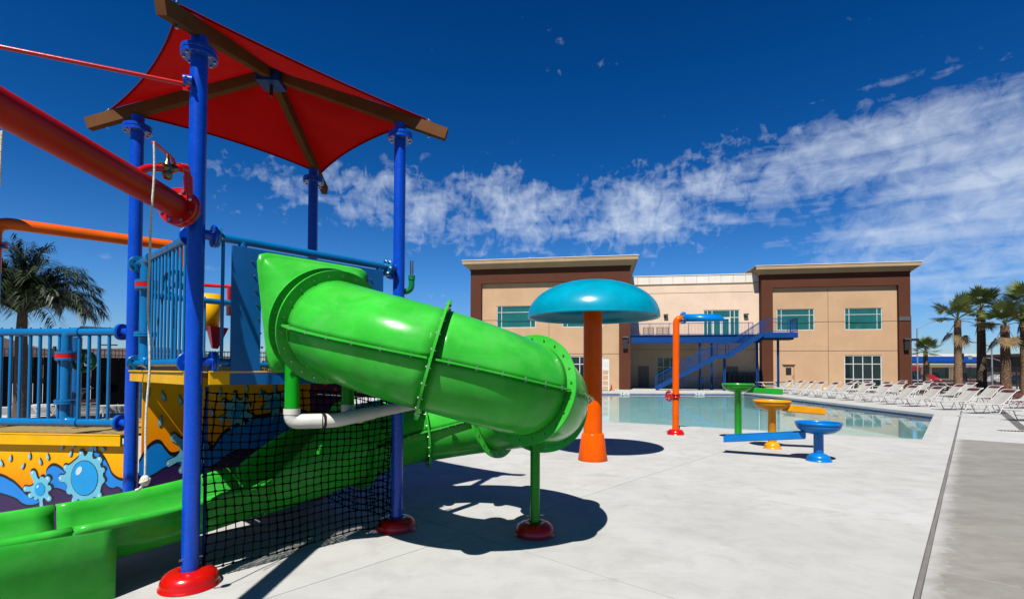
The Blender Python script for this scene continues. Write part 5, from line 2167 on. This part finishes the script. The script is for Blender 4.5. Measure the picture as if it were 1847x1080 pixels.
# feather palm at the left
fp = thing('palm_tree', 'feathery dark green palm tree behind the left railing', 'palm tree', (-15.35, 16.0, 0))
tk = MB()
tk.tube([(0, 0, 0), (.02, 0, 1.5), (-.02, 0, 2.6), (0, 0, 3.5)], [.20, .17, .15, .12], 'palm_bark_dark', 14)
tk.build('trunk', fp)
lf = MB()
r_ = random.Random(31)
NF = 84
for i in range(NF):
    f = i / NF
    a = i * 2.39996 + r_.uniform(-.2, .2)
    el = radians(88 - 48 * f ** .9 + r_.uniform(-6, 6))
    L_ = 2.45 * r_.uniform(.8, 1.0)
    p = V((0, 0, 3.4))
    d = V((cos(a) * cos(el), sin(a) * cos(el), sin(el)))
    pts = [p.copy()]
    S = 15
    for k in range(S):
        d = (d + V((0, 0, -.05 - .20 * (k / S) ** 1.3))).normalized()
        pts.append(pts[-1] + d * (L_ / S))
    lf.tube(pts, [.028 - .022 * k / S for k in range(S + 1)], 'feather_leaf', 4, False, False)
    for k in range(4, S):
        for q in range(5):
            b = pts[k].lerp(pts[k + 1], q / 5) if k + 1 <= S else pts[k]
            dr = (pts[min(k + 1, S)] - pts[k]).normalized()
            sd = dr.cross(V((0, 0, 1)))
            sd = sd.normalized() if sd.length > .05 else V((1, 0, 0))
            for s in (-1, 1):
                ln = .62 * (1 - .55 * abs(k / S - .45)) * r_.uniform(.8, 1.15)
                ld = (dr * .62 + sd * s * r_.uniform(.55, .95) + V((0, 0, r_.uniform(-.35, .3)))).normalized()
                wv = ld.cross(V((0, 0, 1)))
                wv = (wv.normalized() if wv.length > .05 else V((1, 0, 0))) * .016
                m_ = b + ld * ln * .5
                e = b + ld * ln + V((0, 0, -ln * r_.uniform(.2, .5)))
                lf.add([b, m_ - wv, m_ + wv, e], [(0, 1, 2), (1, 3, 2)], 'feather_leaf')
lf.build('crown', fp)

# planting bed with dark red shrubs
bd = MB()
bd.add([(28, 46.5, .012), (32, 31.0, .012), (58, 31.0, .012), (60, 50.5, .012), (41, 50.5, .012), (39, 46.5, .012)], [(0, 1, 2, 3, 4, 5)], 'bark_soil')
bd.add([(32.2, 33, .02), (50, 33, .02), (50, 34.4, .02), (32, 34.4, .02)], [(0, 1, 2, 3)], 'bark_soil')
bd.build('planting_bed', kind='structure')


def shrub(loc, rx, ry, h, seed, label, mat='red_leaf', n=420, name='shrub', group=None, leaf=.10):
    r_ = random.Random(seed)
    o = thing(name, label, 'shrub', loc, 0, group)
    m_ = MB()
    for i in range(n):
        a, b = r_.uniform(0, 2 * pi), r_.random()
        rr = r_.random() ** .4
        lump = 1 + .25 * sin(a * 3 + seed) + .15 * sin(a * 7)
        p = V((rx * rr * cos(a) * lump, ry * rr * sin(a) * lump, .05 + h * (1 - rr ** 2 * .75) * (b ** .55)))
        d = V((r_.uniform(-1, 1), r_.uniform(-1, 1), r_.uniform(-.2, 1))).normalized()
        s = d.orthogonal().normalized() * leaf * .35
        L_ = leaf * r_.uniform(.8, 1.7)
        m_.add([p, p + d * L_ * .5 - s, p + d * L_, p + d * L_ * .5 + s], [(0, 1, 2, 3)], mat)
    m_.build('foliage', o)
    st = MB()
    for k in range(6):
        a = k * 1.05
        st.tube([(0, 0, 0), (rx * .3 * cos(a), ry * .3 * sin(a), h * .3), (rx * .55 * cos(a), ry * .55 * sin(a), h * .7)], [.03, .02, .008], 'palm_bark_dark', 4, False, False)
    st.build('stem', o)
    return o


sg = 'dark red shrubs in the planting bed'
for i, (x, y, rx, h, lab) in enumerate([(41.5, 49.5, 1.6, 1.05, 'dark red shrub by the corner of the building'), (44.3, 49.2, 1.7, 1.15, 'dark red shrub right of the building corner shrub'),
                                        (33.4, 41.3, 1.0, .7, 'dark red shrub left of the left palm trunk'), (36.6, 42.5, 1.3, .95, 'dark red shrub between the left palm and the cluster'),
                                        (37.6, 39.2, .9, .75, 'small dark red shrub at the foot of the palm cluster'), (40.2, 38.2, 1.2, .8, 'dark red shrub in front of the right palms')]):
    shrub((x, y, 0), rx, rx * .7, h, 40 + i, lab, group=sg)
shrub((33.8, 38.0, 0), .8, .6, .45, 61, 'low green brown shrub behind the second lounger row', 'shrub_leaf')
shrub((27.8, 26.5, 0), 1.4, .9, .40, 62, 'low red shrub at the right edge behind the near loungers', group=sg)
shrub((29.3, 29.5, 0), 1.6, 1.0, .55, 63, 'broad dark red shrub behind the second lounger row', group=sg)
bl = MB()
for k, (x, y, s) in enumerate([(27.2, 44.4, .25), (29.1, 45.0, .22), (34.0, 44.9, .3), (35.6, 44.0, .25)]):
    MB().lathe([(0, .0), (s * .8, .02), (s, s * .6), (s * .8, s * 1.1), (s * .3, s * 1.35), (0, s * 1.35)], 'cream', (x, y, 0), 14).build('planter_pot', label='round cream pot ' + ['left of the tall glass doors', 'under the tall glass doors', 'right of the tall glass doors', 'near the right building corner'][k], cat='pot')


def fence(pts, h, label, picket=.11, post=2.4, base=0.0, th=.02):
    o = thing('metal_fence', label, 'fence', (0, 0, 0))
    pk = MB()
    for a, b in zip(pts, pts[1:]):
        a, b = V((a[0], a[1], base)), V((b[0], b[1], base))
        d = b - a
        L_ = d.length
        for z in (.15, h - .25, h - .05):
            MB().bar(a + V((0, 0, z)), b + V((0, 0, z)), .04, .04, 'dark_frame').build('rail', o)
        n_ = int(L_ / picket)
        for i in range(n_):
            p = a + d * (i + .5) / n_
            pk.bar(p + V((0, 0, .08)), p + V((0, 0, h)), th, th, 'dark_frame')
        for i in range(int(L_ / post) + 1):
            p = a + d * min(1, i * post / L_)
            MB().bar(p, p + V((0, 0, h + .08)), .08, .08, 'dark_frame').build('post', o)
    pk.build('pickets', o, kind='stuff')
    return o


fence([(38.6, 53.6), (52, 51.6), (66, 49.6)], 2.3, 'black metal fence behind the palms on the right', .14, 4.2, -.1)
fence([(-34, 13.8), (-22, 17.8), (-15.2, 20.6), (-8, 23.5)], 2.25, 'black metal fence behind the left railing', .115, 2.4, .25)
kb = MB()
for a, b in (((-34, 13.7), (-22, 17.7)), ((-22, 17.7), (-15.2, 20.5)), ((-15.2, 20.5), (-8, 23.4))):
    kb.bar((a[0], a[1], .13), (b[0], b[1], .13), .25, .26, 'kerb')
kb.build('low_wall', label='low concrete wall carrying the dark fence on the left', cat='wall')

ws = MB()
for k in range(15):
    t0, t1 = .41 + k * .04, .41 + k * .04 + .038
    a, b = (V((-22, 17.8, 0)).lerp(V((-15.2, 20.6, 0)), t) for t in (t0, t1))
    ws.add([a + V((.03, -.05, .30)), b + V((.03, -.05, .30)), b + V((.03, -.05, 2.16)), a + V((.03, -.05, 2.16))], [(0, 1, 2, 3)], 'net')
wo = ws.build('privacy_screen', solid=.006)
wo.parent = bpy.data.objects['metal_fence.001']

# dark windscreen mesh areas and sign on the left fence
sg_ = thing('exit_sign', 'small pale EXIT sign fixed to the dark fence on the left', 'sign', (-16.1, 19.6, 1.96), radians(22))
MB().box((0, 0, 0), (.44, .02, .25), 'dark_frame').build('board', sg_)
bd = MB()
for (x, z, w_, h_) in ((0, .115, .44, .018), (0, -.115, .44, .018), (-.212, 0, .018, .212), (.212, 0, .018, .212)):
    bd.box((x, -.014, z), (w_, .008, h_), 'cream')
bd.build('border', sg_)
for nm, x0, bars in (('E', -.15, ((0, 0, 0, 1), (0, 1, 1, 1), (0, .5, .8, .5), (0, 0, 1, 0))), ('X', -.05, ((0, 0, 1, 1), (0, 1, 1, 0))),
                     ('I', .06, ((.5, 0, .5, 1),)), ('T', .12, ((.5, 0, .5, 1), (0, 1, 1, 1)))):
    q = MB()
    for (a, b, c, d) in bars:
        q.bar((x0 + a * .07, -.014, -.07 + b * .14), (x0 + c * .07 + 1e-4, -.014 - .0002, -.07 + d * .14), .006 if abs(a - c) < .01 else .006, .02, 'cream')
        if abs(a - c) < .01:
            q.box((x0 + a * .07, -.016, -.07 + (b + d) * .07), (.02, .006, .16), 'cream')
    q.build('letter', sg_)

# white chair by the left post
ch = thing('patio_chair', 'white metal patio chair seen between the balusters beside the left post', 'chair', (-10.75, 13.0, 0), radians(-60))
for y in (-.26, .26):
    MB().tube(bend([(-.32, y, .02), (-.30, y, .66), (.22, y, .62), (.34, y, .02)], .12, 5), .016, 'white', 8).build('leg', ch)
    MB().tube(bend([(-.22, y, .40), (.26, y, .42), (.46, y, .98)], .06, 4), .015, 'white', 8).build('side_frame', ch)
MB().box((.02, 0, .41), (.48, .48, .012), 'sling').build('seat', ch)
b_ = MB()
for k in range(5):
    b_.box((.285 + k * .035, 0, .50 + k * .10), (.012, .50, .075), 'sling', Matrix.Rotation(radians(20), 4, 'Y'))
b_.build('backrest', ch)
MB().box((.455, 0, .94), (.02, .5, .07), 'burgundy', Matrix.Rotation(radians(20), 4, 'Y')).build('headband', ch)

# buildings beyond the left fence


def gable_house(name, label, loc, w_, d_, h, rh, rot, wall='store_wall', roof='roof_brown', cat='building'):
    o = thing(name, label, cat, loc, rot)
    MB().box((0, 0, h / 2), (w_, d_, h), wall).build('wall', o)
    m_ = MB()
    x, y = w_ / 2 + .5, d_ / 2 + .5
    m_.add([(-x, -y, h), (x, -y, h), (x, y, h), (-x, y, h), (-x + y * .8, 0, h + rh), (x - y * .8, 0, h + rh)], [(0, 1, 5, 4), (1, 2, 5), (2, 3, 4, 5), (3, 0, 4), (3, 2, 1, 0)], roof)
    m_.build('roof', o)
    for k in range(int(w_ / 4)):
        f = MB().box((-w_ / 2 + 2 + k * 4, -d_ / 2 - .02, h * .5), (1.6, .06, 1.3), 'white_frame').build('window', o)
        MB().box((-w_ / 2 + 2 + k * 4, -d_ / 2 - .06, h * .5), (1.4, .04, 1.1), 'glass_dark').build('pane', f)
    return o


gable_house('long_building', 'low brown roofed building beyond the fence on the left', (-58, 68, -.1), 44, 14, 2.9, 1.5, radians(-18))
gable_house('side_building', 'brown gabled building behind the left palm trunk', (-63, 60, -.1), 13, 12, 3.1, 2.6, radians(12))
for (x, y, lab) in ((-41.0, 52, 'black double headed lamp post far behind the left fence'),):
    lp = thing('lamp_post', lab, 'lamp post', (x, y, 0))
    MB().cyl((0, 0, -.1), (0, 0, 4.1), .06, 'dark_frame', 8).build('pole', lp)
    for s in (-1, 1):
        MB().box((s * .45, 0, 4.1), (.6, .3, .12), 'dark_frame').build('lamp_head', lp)


def car(loc, rot, mat, label, L_=4.5, group='parked cars'):
    o = thing('parked_car', label, 'car', loc, rot, group)
    prof = [(-L_ / 2, .35), (-L_ / 2 + .02, .78), (-L_ / 2 + .35, .88), (-L_ / 2 + .95, .92), (-L_ / 2 + 1.45, 1.42), (L_ / 2 - 1.75, 1.46), (L_ / 2 - 1.0, .96), (L_ / 2 - .15, .82), (L_ / 2, .62), (L_ / 2, .35)]
    m_ = MB()
    n_ = len(prof)
    W_ = .88
    vs = []
    for y in (-1, 1):
        for x, z in prof:
            vs.append((x, y * (W_ if z < 1.0 else W_ * .8), z))
    m_.add(vs, [tuple(range(n_ - 1, -1, -1)), tuple(range(n_, 2 * n_))] + [(i, (i + 1) % n_, n_ + (i + 1) % n_, n_ + i) for i in range(n_)], mat)
    m_.build('body', o, bevel=.06)
    g_ = MB()
    for y in (-1, 1):
        g_.add([(-L_ / 2 + 1.15, y * .862, .97), (-L_ / 2 + 1.55, y * .745, 1.36), (L_ / 2 - 1.85, y * .745, 1.39), (L_ / 2 - 1.25, y * .862, 1.0)], [(0, 1, 2, 3)], 'glass_dark')
    g_.build('side_window', o)
    for sx in (-1, 1):
        for y in (-1, 1):
            MB().cyl((sx * L_ * .31, y * .70, .33), (sx * L_ * .31, y * .91, .33), .33, 'tyre', 18).build('wheel', o)
    for y in (-.6, .6):
        MB().box((L_ / 2 - .02, y, .68), (.10, .3, .14), 'lamp_glass').build('headlight', o)
    MB().box((L_ / 2 - .01, 0, .5), (.08, 1.0, .16), 'black').build('grille', o)
    return o


car((56.5, 72, -.1), radians(-125), 'car_dark', 'dark car parked beyond the fence left of the red car')
car((60.0, 74, -.1), radians(-100), 'car_red', 'small red car parked beyond the fence beside the dark car', 4.0)
car((72.5, 76, -.1), radians(170), 'car_white', 'pale car parked beyond the fence behind the palms')
car((70.0, 70, -.1), radians(10), 'car_dark', 'dark car parked beyond the fence between the palm trunks')
car((-43, 50, -.1), radians(20), 'car_dark', 'dark car parked beyond the left fence')
car((-37.5, 52, -.1), radians(5), 'car_white', 'pale car parked beyond the left fence near the sign')

gs = thing('fuel_station', 'long flat canopy with a blue fascia beyond the road on the right', 'canopy building', (88, 102, -.1), radians(-2))
MB().box((2, 0, 4.2), (34, 9, 1.1), 'canopy_blue').build('fascia', gs)
MB().box((2, 0, 5.0), (33.6, 8.7, .5), 'parapet_white').build('roof', gs)
MB().box((2, 0, 3.6), (33, 8.5, .12), 'block_wall').build('soffit', gs)
for x in (-12, -5, 2, 9, 16):
    MB().box((x, 0, 1.8), (.5, .5, 3.6), 'parapet_white').build('column', gs)
MB().box((4, 14, 1.7), (30, 6, 3.4), 'store_wall').build('shop', gs)
for x in (-7, -1, 5, 11):
    MB().box((x + 1, 10.95, 1.6), (3.6, .1, 2.2), 'glass_dark').build('shop_window', gs)
for k in range(5):
    MB().box((-9 + k * 5.5, 0, .8), (.9, .6, 1.6), 'car_red' if k == 0 else 'block_wall').build('pump', gs)
ls = thing('brown_building', 'dark brown low building behind the right palms', 'building', (86, 80, -.1), 0)
MB().box((0, 0, 2.1), (16, 9, 4.2), 'store_wall').build('wall', ls)
MB().box((0, 0, 4.4), (17, 10, .5), 'roof_brown').build('roof', ls)
for x in (-5, 0, 5):
    f = MB().box((x, -4.53, 1.7), (3, .08, 1.8), 'white_frame').build('window', ls)
    MB().box((x, -4.59, 1.7), (2.7, .05, 1.5), 'glass_dark').build('pane', f)

for k, (x, y, h, arm, lab) in enumerate([(55.5, 70, 7.8, 3.2, 'tall curved street lamp beside the building'), (65.7, 70, 5.4, -3.4, 'curved double street lamp between the palms')]):
    sl = thing('street_lamp', lab, 'street lamp', (x, y, -.1), 0, 'street lamps')
    MB().tube([(0, 0, 0), (0, 0, h)], [.11, .08], 'galv', 10).build('pole', sl)
    for j in range(1 if arm > 0 else 2):
        e = V((arm * (1 if j == 0 else .72), j * .8, h + (.95 if arm > 0 else .55)))
        MB().tube([V((0, 0, h - .1)), V((arm * .35, j * .2, h + (.5 if arm > 0 else .28))), V((arm * .7, j * .5, e.z)), e], .055, 'galv', 8).build('arm', sl)
        MB().box(e + V((.3 if arm > 0 else -.3, 0, -.03)), (.8, .32, .16), 'lamp_glass').build('lamp_head', sl)
ts = thing('traffic_signal', 'traffic signal mast with two dark signal heads over the road', 'traffic signal', (77.5, 80, -.1))
MB().cyl((0, 0, 0), (0, 0, 3.9), .12, 'galv', 10).build('pole', ts)
MB().tube([(0, 0, 3.2), (-2.2, 0, 3.9), (-7.2, 0, 4.35)], [.08, .07, .05], 'galv', 8).build('mast_arm', ts)
for x, z in ((-7.2, 4.2), (-4.4, 3.95)):
    s = MB().box((x, -.1, z), (.42, .3, 1.05), 'dark_frame').build('signal_head', ts)
    for j in range(3):
        MB().cyl((x, -.25, z + .33 - j * .33), (x, -.36, z + .33 - j * .33), .13, 'black', 10).build('visor', s)
MB().box((-5.9, -.1, 4.1), (.6, .04, .6), 'galv').build('sign_plate', ts)
MB().box((.7, -.1, 3.85), (.9, .1, 1.0), 'canopy_blue').build('street_sign', ts)
fl = MB()
rs = thing('road_sign', 'small red sign on a post beyond the fence beside the building', 'sign', (60.8, 78, -.1))
MB().cyl((0, 0, 0), (0, 0, 2.2), .05, 'galv', 8).build('post', rs)
MB().box((0, -.08, 2.35), (2.6, .06, .8), 'car_red').build('board', rs)

# far trees and hedges beyond the roads


def far_tree(loc, w_, h, seed, label, mat='far_leaf'):
    r_ = random.Random(seed)
    o = thing('leafy_tree', label, 'tree', loc, 0, 'distant trees')
    MB().tube([(0, 0, 0), (.1, 0, h * .3), (0, .1, h * .6)], [.22, .16, .07], 'palm_bark_dark', 6).build('trunk', o)
    m_ = MB()
    for i in range(500):
        a, b = r_.uniform(0, 2 * pi), r_.uniform(-1, 1)
        rr = r_.random() ** .4
        q = sqrt(1 - b * b)
        p = V((w_ * rr * q * cos(a) * (1 + .2 * sin(3 * a)), w_ * rr * q * sin(a), h * .62 + h * .38 * b * rr))
        d = V((r_.uniform(-1, 1), r_.uniform(-1, 1), r_.uniform(-1, 1))).normalized()
        s = d.orthogonal().normalized() * .16
        m_.add([p, p + d * .25 - s, p + d * .55, p + d * .25 + s], [(0, 1, 2, 3)], mat)
    m_.build('crown', o)


rt_ = random.Random(77)
SIDES = ['far tree under the blue canopy line, %s from the left', 'far tree beyond the left fence, %s from the left']
for i in range(7):
    far_tree((72 + i * 8 + rt_.uniform(-2, 2), 128 + rt_.uniform(-3, 6), -.1), rt_.uniform(2, 3.4), rt_.uniform(3.0, 4.4), 200 + i, SIDES[0] % ORD[i].replace('nearest', 'first'))
for i in range(6):
    far_tree((-92 + i * 12 + rt_.uniform(-2, 2), 92 + rt_.uniform(-3, 6), -.1), rt_.uniform(2, 3.4), rt_.uniform(3.0, 4.2), 220 + i, SIDES[1] % ORD[i].replace('nearest', 'first'))
hz = MB()
r_ = random.Random(5)
pts = []
x = -900
vs = []
k = 0
while x < 1300:
    h = 2.2 + 1.8 * r_.random()
    vs.append((x, 420 + 30 * sin(x * .01), h + 1.0))
    x += r_.uniform(5, 14)
n_ = len(vs)
hz.add(vs + [(a, b, -.2) for a, b, c in vs] + [(a, b + 25, c * .8) for a, b, c in vs], [(i, i + 1, n_ + i + 1, n_ + i) for i in range(n_ - 1)] + [(i, i + 1, 2 * n_ + i + 1, 2 * n_ + i) for i in range(n_ - 1)], 'far_leaf')
hz.build('distant_tree_line', kind='stuff')
gv = MB()
gv.add([(36, 56, -.09), (120, 56, -.09), (120, 66, -.09), (36, 66, -.09)], [(0, 1, 2, 3)], 'grass')
gv.build('verge', kind='structure')
